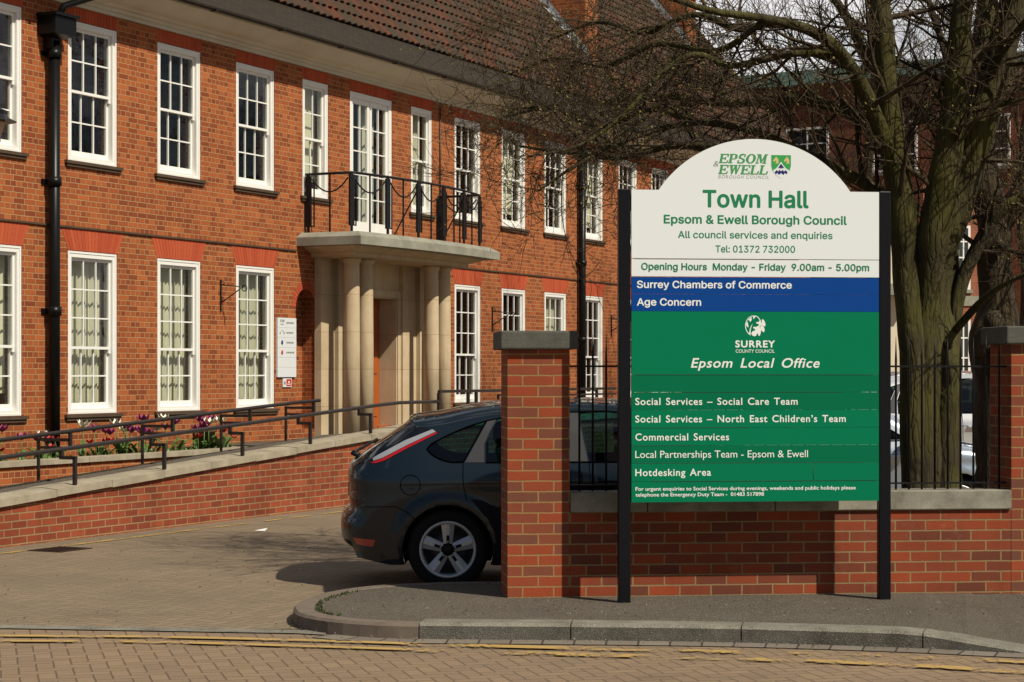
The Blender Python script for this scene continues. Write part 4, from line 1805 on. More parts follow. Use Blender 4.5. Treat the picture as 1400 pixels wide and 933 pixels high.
def text_polys(body, bold=0.0, shear=0.0, spacing=1.0, wordsp=1.0, font=None):
    cu = bpy.data.curves.new('text', 'FONT')
    cu.body = body
    if font:
        cu.font = font
    cu.size = 1
    cu.offset = bold
    cu.shear = shear
    cu.space_character = spacing
    cu.space_word = wordsp
    cu.resolution_u = 5
    o = bpy.data.objects.new('text', cu)
    COL.objects.link(o)
    dg = bpy.context.evaluated_depsgraph_get()
    loops = []
    oc = o.to_curve(dg)
    for sp_ in oc.splines:
        bp = sp_.bezier_points
        n = len(bp)
        lp_ = []
        for k in range(n):
            a, b = bp[k], bp[(k + 1) % n]
            straight = a.handle_right_type == 'VECTOR' and b.handle_left_type == 'VECTOR'
            seg = 1 if straight else 4
            for q in range(seg):
                t = q / seg
                u_ = 1 - t
                lp_.append((a.co * u_ ** 3 + a.handle_right * 3 * u_ * u_ * t + b.handle_left * 3 * u_ * t * t + b.co * t ** 3).to_2d())
        if len(lp_) > 2:
            loops.append(lp_)
    o.to_curve_clear()
    bpy.data.objects.remove(o)
    bpy.data.curves.remove(cu)
    # group the outlines of one glyph, fill by winding number
    groups = []
    for lp_ in sorted(loops, key=lambda l_: min(p.x for p in l_)):
        x0, x1 = min(p.x for p in lp_), max(p.x for p in lp_)
        if groups and x0 < groups[-1][1] - 1e-4:
            groups[-1][0].append(lp_)
            groups[-1][1] = max(groups[-1][1], x1)
        else:
            groups.append([[lp_], x1])
    vs_, fs_ = [], []
    for g_, _ in groups:
        pts, edges, segs = [], [], []
        for lp_ in g_:
            b0 = len(pts)
            pts += lp_
            edges += [(b0 + k, b0 + (k + 1) % len(lp_)) for k in range(len(lp_))]
            segs += [(lp_[k], lp_[(k + 1) % len(lp_)]) for k in range(len(lp_))]
        v2, e2, f2, *_r = delaunay_2d_cdt(pts, edges, [], 0, 1e-6)
        b0 = len(vs_)
        vs_ += [Vector((p.x, p.y, 0)) for p in v2]
        for t_ in f2:
            cx0 = sum(v2[i].x for i in t_) / 3
            cy0 = sum(v2[i].y for i in t_) / 3
            wn0 = 0
            for a, b in segs:
                if (a.y > cy0) != (b.y > cy0):
                    if a.x + (b.x - a.x) * (cy0 - a.y) / (b.y - a.y) > cx0:
                        wn0 += 1 if b.y > a.y else -1
            if wn0:
                fs_.append([b0 + i for i in t_])
    return vs_, fs_


CAPH = {None: max(v.y for v in text_polys('H')[0]), GROT: max(v.y for v in text_polys('H', font=GROT)[0])}


def put_text(body, x0, x1, base, cap, mat, bold=0.0, shear=0.0, spacing=1.0, wordsp=1.0, name='lettering', y=YF - .0006, font=None):
    v, f = text_polys(body, 0.0, shear, spacing, wordsp, font)
    bold = max(bold, 0.0)
    xa, xb = min(p.x for p in v), max(p.x for p in v)
    k = (sx_(x1) - sx_(x0)) / (xb - xa + 2 * bold)
    xa -= bold
    kz = cap / K / (CAPH[font] + 2 * bold)
    mb = MB()
    offs = [(0, 0)]
    if bold > 0:
        offs += [(bold * math.cos(a), bold * math.sin(a)) for a in [q_ * PI / 4 for q_ in range(8)]]
    for n_, (ox, oz) in enumerate(offs):
        P = [Vector((sx_(x0) + (p.x - xa + ox) * k, y - .00003 * n_, sz_(base) + (p.y + bold + oz) * kz)) for p in v]
        for q in f:
            mb.face([P[i] for i in q])
    return sign.part(name, mb, mat, recalc=False)


G, Wt = M['ink_green'], M['ink_white']
put_text('Town Hall', 958.5, 1103, 285.3, 24, G, .022, font=GROT)
put_text('Epsom & Ewell Borough Council', 905.5, 1155, 307.6, 12, G, .022, font=GROT)
put_text('All council services and enquiries', 925, 1135.5, 327.2, 9.7, G, .014, font=GROT)
put_text('Tel: 01372 732000', 976, 1084.5, 346.3, 9.6, G, .014, font=GROT)
put_text('Opening Hours  Monday - Friday  9.00am - 5.00pm', 875, 1185.5, 370.6, 9.6, G, .016, font=GROT)
put_text('Surrey Chambers of Commerce', 869, 1080, 395.2, 10, Wt, .016, font=GROT)
put_text('Age Concern', 869, 956.5, 419, 10, Wt, .016, font=GROT)
put_text('SURREY', 1003, 1057, 475.5, 9.6, Wt, .03, spacing=1.15)
put_text('COUNTY COUNCIL', 1003.5, 1056.5, 482.6, 4.4, Wt, .005)
put_text('Epsom Local Office', 942.5, 1118, 503, 13, Wt, .014, shear=.22, wordsp=1.5, spacing=1.08)
for body, x1, base, bd_ in (('Social Services \u2013 Social Care Team', 1088, 553.6, .014), ('Social Services \u2013 North East Children\u2019s Team', 1153.5, 577.3, .014),
                            ('Commercial Services', 994.5, 601.8, .014), ('Local Partnerships Team - Epsom & Ewell', 1102, 625.2, -.002), ('Hotdesking Area', 970, 649.8, .014)):
    put_text(body, 866.8, x1, base, 9.6, Wt, bd_, spacing=1.1 if bd_ > 0 else 1.0, wordsp=1.35 if bd_ > 0 else 1.0)
put_text('For urgent enquiries to Social Services during evenings, weekends and public holidays please', 867, 1167, 669.7, 5.0, Wt, .018)
put_text('telephone the Emergency Duty Team -  01483 517898', 867, 1042, 677.6, 5.0, Wt, .018)
put_text('BOROUGH COUNCIL', 980, 1049, 245.6, 4.4, M['ink_grey'], -.004, shear=.2, spacing=1.25)
put_text('&', 973, 980.5, 229.5, 7.5, M['ink_grey'], -.006, shear=.2)

# slab serif italic letters of the borough logo
GL = {
    'E': [((.06, 0), (.24, 0), (.24, 1), (.06, 1)), ((0, 0), (.72, 0), (.72, .10), (0, .10)), ((.66, .10), (.76, .10), (.78, .30), (.70, .30)), ((0, .90), (.72, .90), (.72, 1), (0, 1)),
          ((.64, .72), (.74, .72), (.74, .90), (.64, .90)), ((.24, .46), (.52, .46), (.52, .56), (.24, .56)), ((.46, .36), (.54, .36), (.54, .66), (.46, .66))],
    'P': [((.08, 0), (.26, 0), (.26, 1), (.08, 1)), ((0, 0), (.36, 0), (.36, .09), (0, .09)), ((0, .91), (.45, .91), (.45, 1), (0, 1)), ((.26, .42), (.48, .42), (.48, .51), (.26, .51)),
          ((.45, 1), (.62, .95), (.70, .85), (.52, .85)), ((.52, .85), (.70, .85), (.70, .56), (.52, .56)), ((.52, .56), (.70, .56), (.62, .46), (.46, .42))],
    'S': [((.04, 0), (.12, 0), (.12, .34), (.04, .34)), ((.12, .0), (.46, -.02), (.50, .08), (.14, .12)), ((.46, -.02), (.64, .10), (.48, .20), (.42, .08)), ((.64, .10), (.66, .34), (.48, .34), (.48, .16)),
          ((.66, .34), (.56, .48), (.18, .66), (.14, .56), (.48, .34)), ((.06, .66), (.10, .50), (.28, .52), (.22, .76)), ((.06, .66), (.22, .66), (.24, .86), (.12, .92)),
          ((.12, .92), (.24, .84), (.52, .90), (.44, 1.02), (.26, 1.02)), ((.54, .68), (.62, .68), (.62, 1), (.54, 1))],
    'O': None,
    'M': [((.08, 0), (.16, 0), (.20, 1), (.12, 1)), ((0, 0), (.28, 0), (.28, .09), (0, .09)), ((0, .91), (.3, .91), (.3, 1), (0, 1)), ((.14, 1), (.34, 1), (.54, .2), (.44, .05)), ((.44, .05), (.52, .05), (.78, 1), (.70, 1)),
          ((.68, 0), (.86, 0), (.86, 1), (.68, 1)), ((.60, 0), (.95, 0), (.95, .09), (.60, .09)), ((.68, .91), (.95, .91), (.95, 1), (.68, 1))],
    'W': [((0, .91), (.36, .91), (.36, 1), (0, 1)), ((.06, 1), (.26, 1), (.40, .2), (.30, 0)), ((.30, 0), (.38, 0), (.58, .95), (.50, .95)), ((.44, 1), (.64, 1), (.78, .2), (.68, 0)), ((.68, 0), (.76, 0), (.98, 1), (.90, 1)),
          ((.80, .91), (1.06, .91), (1.06, 1), (.80, 1)), ((.40, .91), (.70, .91), (.70, 1), (.40, 1))],
    'L': [((.08, 0), (.26, 0), (.26, 1), (.08, 1)), ((0, 0), (.70, 0), (.70, .10), (0, .10)), ((0, .91), (.36, .91), (.36, 1), (0, 1)), ((.62, .10), (.74, .10), (.76, .36), (.68, .36))],
}
_o = []
for k in range(20):
    a0, a1 = 2 * PI * k / 20, 2 * PI * (k + 1) / 20
    _o.append(tuple((.42 + rx * math.cos(a), .5 + rz_ * math.sin(a)) for rx, rz_, a in ((.42, .52, a0), (.42, .52, a1), (.22, .42, a1), (.22, .42, a0))))
GL['O'] = _o
ADV = {'E': .82, 'P': .78, 'S': .74, 'O': .90, 'M': 1.0, 'W': 1.12, 'L': .80}


def serif_word(word, x0, x1, base, cap, mat):
    tot = sum(ADV[c_] for c_ in word) - .06
    k = (x1 - x0 - .22 * cap) / tot
    mb = MB()
    pen = x0
    q = 0
    for c_ in word:
        for pl_ in GL[c_]:
            q += 1
            pts = []
            for u_, v_ in pl_:
                px_ = pen + u_ * k + .22 * v_ * cap
                pts.append((sx_(px_), YF - .0006 - .00004 * (q % 9), sz_(base - v_ * cap)))
            for n_, (ox, oz) in enumerate(((0, 0), (.0018, 0), (-.0012, .0008), (0, -.0008))):
                mb.face([(a + ox, b - .00002 * n_, c + oz) for a, b, c in pts])
        pen += ADV[c_] * k
    sign.part('lettering', mb, mat, recalc=False)


serif_word('EPSOM', 980.5, 1047.5, 224.8, 12.6, M['ink_logo_green'])
serif_word('EWELL', 980, 1049, 239.8, 12.6, M['ink_logo_green'])


def flat_poly(mb, pix, m, y):
    mb.face([(sx_(x), y, sz_(z)) for x, z in pix], m)


# borough shield: green with two pale horse heads above white and blue waves
mb = MB()
shield = [(1052, 213), (1078.8, 213), (1078.8, 228), (1077, 234), (1073, 239), (1069, 242.5), (1065.4, 244.6), (1061.5, 242.5), (1057.5, 239), (1053.5, 234), (1052, 228)]
flat_poly(mb, [(1065.4 + (x - 1065.4) * 1.05, 228 + (z - 228) * 1.04) for x, z in shield], 1, YF - .0005)
flat_poly(mb, shield, 0, YF - .0009)
wave = [(1065.4, 222), (1068.5, 227), (1072, 231), (1076.6, 234.2), (1073, 239), (1069, 242.5), (1065.4, 244.6), (1061.5, 242.5), (1057.5, 239), (1054.2, 234.2), (1058.8, 231), (1062, 227)]
flat_poly(mb, wave, 1, YF - .0012)
flat_poly(mb, [(1060.5, 231.5), (1065.4, 224.6), (1070.3, 231.5), (1068, 230.2), (1066.5, 232), (1065.4, 230), (1064.3, 232), (1062.8, 230.2)], 2, YF - .0015)
flat_poly(mb, [(1056.5, 236.6), (1059.2, 233.2), (1061.4, 235.4), (1063.4, 232.8), (1065.4, 235.2), (1067.4, 232.8), (1069.4, 235.4), (1071.6, 233.2), (1074.4, 236.6), (1072.6, 239.4),
               (1070.6, 237.4), (1068.4, 240.2), (1065.4, 237.6), (1062.4, 240.2), (1060.2, 237.4), (1058.2, 239.4)], 2, YF - .0015)
horse = [(0, 9.5), (1.4, 5.6), (.2, 5.0), (-2.2, 6.6), (-3.4, 5.0), (-1.6, 2.2), (0, .6), (1.2, -1.4), (2.0, .4), (3.8, 2.0), (4.6, 5), (4.4, 9.8), (2.6, 8.4)]
flat_poly(mb, [(1057.6 + x * .95, 216 + z * .95) for x, z in horse], 3, YF - .0015)
flat_poly(mb, [(1072.2 + x * .95, 216 + z * .95) for x, z in horse], 3, YF - .0015)
sign.part('crest', mb, [M['ink_crest'], M['sign_white'], M['ink_blue'], M['ink_gold']], recalc=False)

# county oak leaf roundel
mb = MB()


def lf(pts, y=YF - .0006):
    flat_poly(mb, [(980 + x / 11.667, 425 + z / 11.667) for x, z in pts], 0, y)


def arc_strip(cx_, cz_, rx, rz_, a0, a1, t0, t1, n=18):
    for k in range(n):
        a, b = a0 + (a1 - a0) * k / n, a0 + (a1 - a0) * (k + 1) / n
        ta, tb = t0 + (t1 - t0) * k / n, t0 + (t1 - t0) * (k + 1) / n
        lf([(cx_ + rx * math.cos(a), cz_ - rz_ * math.sin(a)), (cx_ + rx * math.cos(b), cz_ - rz_ * math.sin(b)),
            (cx_ + (rx - tb) * math.cos(b), cz_ - (rz_ - tb) * math.sin(b)), (cx_ + (rx - ta) * math.cos(a), cz_ - (rz_ - ta) * math.sin(a))])


arc_strip(565, 245, 140, 165, PI * 1.36, PI * .5, 14, 10)
arc_strip(575, 245, 112, 165, PI * .5, -PI * .05, 12, 16, 12)
lf([(545, 95), (600, 84), (575, 118), (556, 140), (552, 112)], YF - .0008)
lf([(470, 150), (525, 102), (528, 150), (510, 185), (492, 160)], YF - .0008)
lf([(430, 235), (462, 170), (470, 215), (480, 262), (462, 268), (445, 238)], YF - .0008)
lf([(486, 372), (498, 300), (518, 250), (548, 205), (524, 262), (512, 310), (512, 400), (500, 390)], YF - .0008)
for pl_ in ([(522, 365), (540, 335), (570, 322), (600, 330), (612, 365), (600, 402), (568, 412), (536, 396)],
            [(570, 322), (592, 306), (550, 280), (556, 260), (602, 262), (640, 238), (660, 250), (660, 330), (600, 335)],
            [(640, 238), (642, 218), (600, 206), (602, 186), (640, 182), (662, 150), (678, 170), (672, 232), (655, 262)],
            [(600, 335), (650, 262), (682, 290), (676, 340), (662, 395), (640, 408), (626, 372), (612, 365)],
            [(676, 225), (690, 190), (688, 150), (706, 138), (734, 172), (748, 220), (744, 252), (722, 250), (700, 240)],
            [(664, 262), (700, 240), (722, 262), (736, 310), (722, 350), (700, 334), (686, 322), (678, 300)]):
    lf(pl_, YF - .0010 - .0001 * len(pl_))
sign.part('emblem', mb, M['ink_white'], recalc=False)
# grime lines and chips on the panel joints
mb = MB()
for x0, x1, yy in ((865, 1090, 355.4), (866, 1190, 512.4), (930, 1150, 536.3), (866, 1020, 584.4), (870, 1180, 632.6), (890, 1195, 657.2), (865, 950, 608.6)):
    mb.box(sx_(x0), sx_(x1), YF - .0011, YF - .0002, sz_(yy + .22), sz_(yy - .22))
mb.tube([(sx_(1111), YF - .001, sz_(635)), (sx_(1109), YF - .001, sz_(645)), (sx_(1110), YF - .001, sz_(656))], .0018, 4)
sign.part('grime', mb, M['ink_grime'])

# ------------------------------------------------------------------ cars
def in_poly(x, z, poly):
    c_ = False
    n = len(poly)
    for i in range(n):
        x0, z0 = poly[i]
        x1, z1 = poly[i - 1]
        if (z0 > z) != (z1 > z) and x < (x1 - x0) * (z - z0) / (z1 - z0) + x0:
            c_ = not c_
    return c_


def resample(poly, step, closed=True):
    out = []
    n = len(poly)
    for i in range(n if closed else n - 1):
        a, b = Vector(poly[i]), Vector(poly[(i + 1) % n])
        k = max(1, int(math.ceil((b - a).length / step)))
        for j in range(k):
            out.append(tuple(a.lerp(b, j / k)))
    if not closed:
        out.append(tuple(poly[-1]))
    return out


def smooth2(pts, n=4):
    return [(p.x, p.y) for p in catmull([(x, z, 0) for x, z in pts], n)]


def P_(px, py):
    return ((px - 461) / 177.0, (809 - py) / 177.0)


WR, WF = (.853, .316), (3.493, .316)
ARCH = .352
rear = [(.09, .31), (.02, .36), (0, .446), (.004, .542), (.03, .592), (.072, .625), (.066, .695), (.070, .79), (.058, .864), (.070, .95), (.113, .985)]
hatch = [(.113, .985), (.333, 1.145), (.52, 1.272), (.55, 1.30)]
roofl = [(.55, 1.30), (.565, 1.322), (.797, 1.352), (.955, 1.388), (1.107, 1.416), (1.254, 1.434), (1.6, 1.455), (2.0, 1.452), (2.4, 1.425), (2.66, 1.375)]
front = [(2.66, 1.375), (3.0, 1.20), (3.33, 1.02), (3.6, .965), (3.9, .90), (4.15, .80), (4.28, .68), (4.335, .52), (4.33, .38), (4.27, .27), (4.18, .21)]
SIL = smooth2(rear, 3)[:-1] + smooth2(hatch, 3)[:-1] + smooth2(roofl, 3)[:-1] + smooth2(front, 3)


def arch_pts(c_, a0, a1, n=16):
    return [(c_[0] + ARCH * math.cos(a0 + (a1 - a0) * k / n), c_[1] + ARCH * math.sin(a0 + (a1 - a0) * k / n)) for k in range(n + 1)]


a_lo = math.asin((.20 - .316) / ARCH)
under = [(4.05, .20)] + arch_pts(WF, a_lo, PI - a_lo) + [(3.0, .185), (1.4, .185)] + arch_pts(WR, a_lo, PI - a_lo) + [(.40, .195), (.16, .245)]
OUT = SIL + under
qwin = smooth2([P_(583, 615.5), P_(590, 608), P_(616, 594.6), P_(643.5, 583.4), P_(664, 577.5)], 3) + smooth2([P_(633, 633), P_(616, 633), P_(599, 628), P_(588, 621)], 3)
rwin = [P_(681, 575), P_(672, 590), P_(664, 608), P_(664, 632.5), P_(774, 632), P_(770, 600), P_(765, 566), P_(740, 567), P_(705, 570)]
fwin = [P_(793, 565), P_(800, 600), P_(806, 632), P_(900, 631), P_(985, 628), P_(960, 612), P_(905, 581), P_(870, 570), P_(830, 565)]
bpil = [P_(767, 565.5), P_(791, 564), P_(804, 632.3), P_(776.5, 632.3), P_(772, 600)]
cpil = [P_(666.5, 576.8), P_(678.5, 574.6), P_(670, 590), P_(661.8, 608), P_(662, 633.3), P_(635.5, 633.3)]


def dist_sil(x, z):
    best = 9
    for (x0, z0), (x1, z1) in zip(SIL, SIL[1:]):
        dx, dz = x1 - x0, z1 - z0
        L2 = dx * dx + dz * dz
        t = 0 if L2 == 0 else max(0, min(1, ((x - x0) * dx + (z - z0) * dz) / L2))
        e = math.hypot(x - x0 - t * dx, z - z0 - t * dz)
        best = min(best, e)
    return best


def half_w(x, z, rnd=True):
    w_ = .885
    if z < .45:
        w_ -= (.45 - z) ** 2 * .6
    # shoulder crease
    w_ += .012 * math.exp(-((z - .835) / .05) ** 2)
    if z > .90:
        w_ -= (z - .90) * .40 + max(0, z - 1.25) * .25
    e = max(0, .75 - x) / .75
    w_ -= .17 * e ** 2.2
    e = max(0, x - 3.5) / .84
    w_ -= .24 * e ** 2.2
    for c_ in (WR, WF):
        r_ = math.hypot(x - c_[0], z - c_[1])
        w_ += .026 * math.exp(-((r_ - .38) / .055) ** 2)
    if rnd:
        rr_ = .10 if x < 3 else .14
        if x < .5:
            rr_ += .14 * (1 - x / .5) * max(0, min(1, (1.12 - z) / .2))
        d = dist_sil(x, z)
        if d < rr_:
            w_ -= rr_ * (1 - math.sqrt(max(0, 1 - ((rr_ - d) / rr_) ** 2))) * .95
    return w_


def panel(mb, outline, holes=(), side=-1, off=0.0, step=.045, m=0, ctr=0.0, depth=None):
    """project a side view outline on to the curved flank of a car"""
    bnd = resample(outline, step)
    pts = [Vector(p) for p in bnd]
    edges = [(i, (i + 1) % len(bnd)) for i in range(len(bnd))]
    hb = []
    for h in holes:
        q = resample(h, step)
        hb.append(q)
        b0 = len(pts)
        pts += [Vector(p) for p in q]
        edges += [(b0 + i, b0 + (i + 1) % len(q)) for i in range(len(q))]
    inner_rows = 0.0
    if holes:
        S_ = resample(SIL, .03, False)
        for dd in (.006, .016, .03, .048, .07, .095):
            for i in range(1, len(S_) - 1):
                t_ = Vector((S_[i + 1][0] - S_[i - 1][0], S_[i + 1][1] - S_[i - 1][1]))
                if t_.length < 1e-6:
                    continue
                t_.normalize()
                q = (S_[i][0] + t_.y * dd, S_[i][1] - t_.x * dd)
                if in_poly(q[0], q[1], bnd) and not any(in_poly(q[0], q[1], h) for h in hb) and dist_sil(*q) > dd * .8:
                    pts.append(Vector(q))
        inner_rows = .11
    x0, x1 = min(p[0] for p in bnd), max(p[0] for p in bnd)
    z0, z1 = min(p[1] for p in bnd), max(p[1] for p in bnd)
    allb = bnd + [p for q in hb for p in q]
    x = x0 + step / 2
    row = 0
    while x < x1:
        z = z0 + step / 2 + (row % 2) * step / 2
        while z < z1:
            if in_poly(x, z, bnd) and not any(in_poly(x, z, q) for q in hb):
                if min((x - a) ** 2 + (z - b) ** 2 for a, b in allb) > (step * .45) ** 2 and (not inner_rows or dist_sil(x, z) > inner_rows):
                    pts.append(Vector((x, z)))
            z += step
        x += step * .87
        row += 1
    v, e, f, *_ = delaunay_2d_cdt(pts, edges, [], 0, 1e-6)
    base = len(mb.v)
    for p in v:
        mb.v.append(Vector((p.x, ctr + side * (half_w(p.x, p.y) + off), p.y)))
    for t_ in f:
        gx = sum(v[i].x for i in t_) / 3
        gz = sum(v[i].y for i in t_) / 3
        if in_poly(gx, gz, bnd) and not any(in_poly(gx, gz, q) for q in hb):
            ids = [base + i for i in t_]
            a, b, c_ = (v[i] for i in t_)
            ccw = (b - a).cross(c_ - a) > 0
            # outward normal: -y for side -1
            if (ccw and side > 0) or (not ccw and side < 0):
                ids = ids[::-1]
            mb.f.append(ids)
            mb.uv.append(None)
            mb.mi.append(m)
            mb.sm.append(True)


def seam(mb, pts, wdt=.006, side=-1, off=.0025, m=0, closed=False):
    P = resample(pts, .03, closed)
    n = len(P)
    for i in range(n if closed else n - 1):
        a, b = Vector(P[i]), Vector(P[(i + 1) % n])
        d = (b - a)
        if d.length < 1e-6:
            continue
        d.normalize()
        nn = Vector((-d.y, d.x)) * wdt / 2
        q = [a - nn, b - nn, b + nn, a + nn]
        mb.face([(p.x, side * (half_w(p.x, p.y) + off), p.y) for p in q], m)


def circ(c_, r, n=24):
    return [(c_[0] + r * math.cos(2 * PI * k / n), c_[1] + r * math.sin(2 * PI * k / n)) for k in range(n)]


hatch_glass = (.16, .52)          # x range of the rear screen on the silhouette
screen_x = (2.70, 3.28)


def across(mb, pts, frac0, frac1, off, m, crown=.035, n=10):
    """strip of surface spanning the car between the flanks along silhouette points"""
    pts = resample(pts, .045, False)
    rows = []
    for i, (x, z) in enumerate(pts):
        a = pts[max(i - 1, 0)]
        b = pts[min(i + 1, len(pts) - 1)]
        d = Vector((b[0] - a[0], b[1] - a[1]))
        d.normalize()
        nx, nz = -d.y, d.x          # outward, silhouettes run rear bottom -> roof -> front bottom
        wmax = half_w(x, z)
        row = []
        for k in range(n + 1):
            u_ = frac0 + (frac1 - frac0) * k / n
            cr_ = crown * (1 - u_ * u_) + off
            row.append((x + nx * cr_, u_ * wmax, z + nz * cr_))
        rows.append(row)
    mb.grid(rows, m, True)


_wheel = None


def wheel_meshes():
    global _wheel
    if _wheel:
        return _wheel
    ty = MB()
    ty.lathe([(.215, .0), (.235, -.012), (.285, -.018), (.307, -.004), (.316, .03), (.316, .17), (.307, .20), (.28, .21), (.215, .2)], (0, 0, 0), 'Y', 40)
    rm = MB()
    rm.lathe([(.222, .02), (.222, -.012), (.212, -.016), (.200, -.008), (.196, .03), (.19, .16)], (0, 0, 0), 'Y', 40)
    for k in range(5):
        a = PI / 2 + 2 * PI * k / 5
        ra, ta = Vector((math.cos(a), 0, math.sin(a))), Vector((-math.sin(a), 0, math.cos(a)))

        def pt(r, t_, y):
            return ra * r + ta * t_ + Vector((0, y, 0))
        for sg in (-1, 1):
            rm.face([pt(.045, sg * .012, .012), pt(.045, sg * .034, .020), pt(.19, sg * .052, .012), pt(.19, sg * .010, -.002)])
            rm.face([pt(.19, sg * .010, -.002), pt(.19, sg * .052, .012), pt(.205, sg * .062, .012), pt(.205, sg * .012, -.004)])
            rm.face([pt(.045, sg * .034, .020), pt(.045, sg * .034, .06), pt(.2, sg * .056, .06), pt(.2, sg * .056, .012)])
        rm.face([pt(.11, -.012, .004), pt(.11, .012, .004), pt(.205, .012, -.004), pt(.205, -.012, -.004)])
    hb_ = MB()
    hb_.lathe([(0, .0), (.026, .0), (.032, .006), (.034, .02), (.05, .022), (.056, .04), (.06, .06)], (0, 0, 0), 'Y', 24)
    for k in range(5):
        a = PI / 2 + 2 * PI * k / 5
        ra, ta = Vector((math.cos(a), 0, math.sin(a))), Vector((-math.sin(a), 0, math.cos(a)))
        hb_.face([ra * .04 - ta * .013 + Vector((0, .012, 0)), ra * .04 + ta * .013 + Vector((0, .012, 0)), ra * .108 + Vector((0, .0055, 0))], 0)
        hb_.lathe([(0, .006), (.008, .006), (.009, .02)], ra * .058, 'Y', 8, 1)
    dk = MB()
    dk.lathe([(0, .10), (.20, .10)], (0, 0, 0), 'Y', 24)
    dk.lathe([(.05, .07), (.15, .07), (.15, .085)], (0, 0, 0), 'Y', 24, 1)
    _wheel = (ty.mesh('tyre', M['tyre']), rm.mesh('rim', M['rim_metal']), hb_.mesh('hub', [M['dark_plastic'], M['chrome']]), dk.mesh('brake', [M['dark_plastic'], M['trim_grey']], recalc=False))
    return _wheel


_car = {}


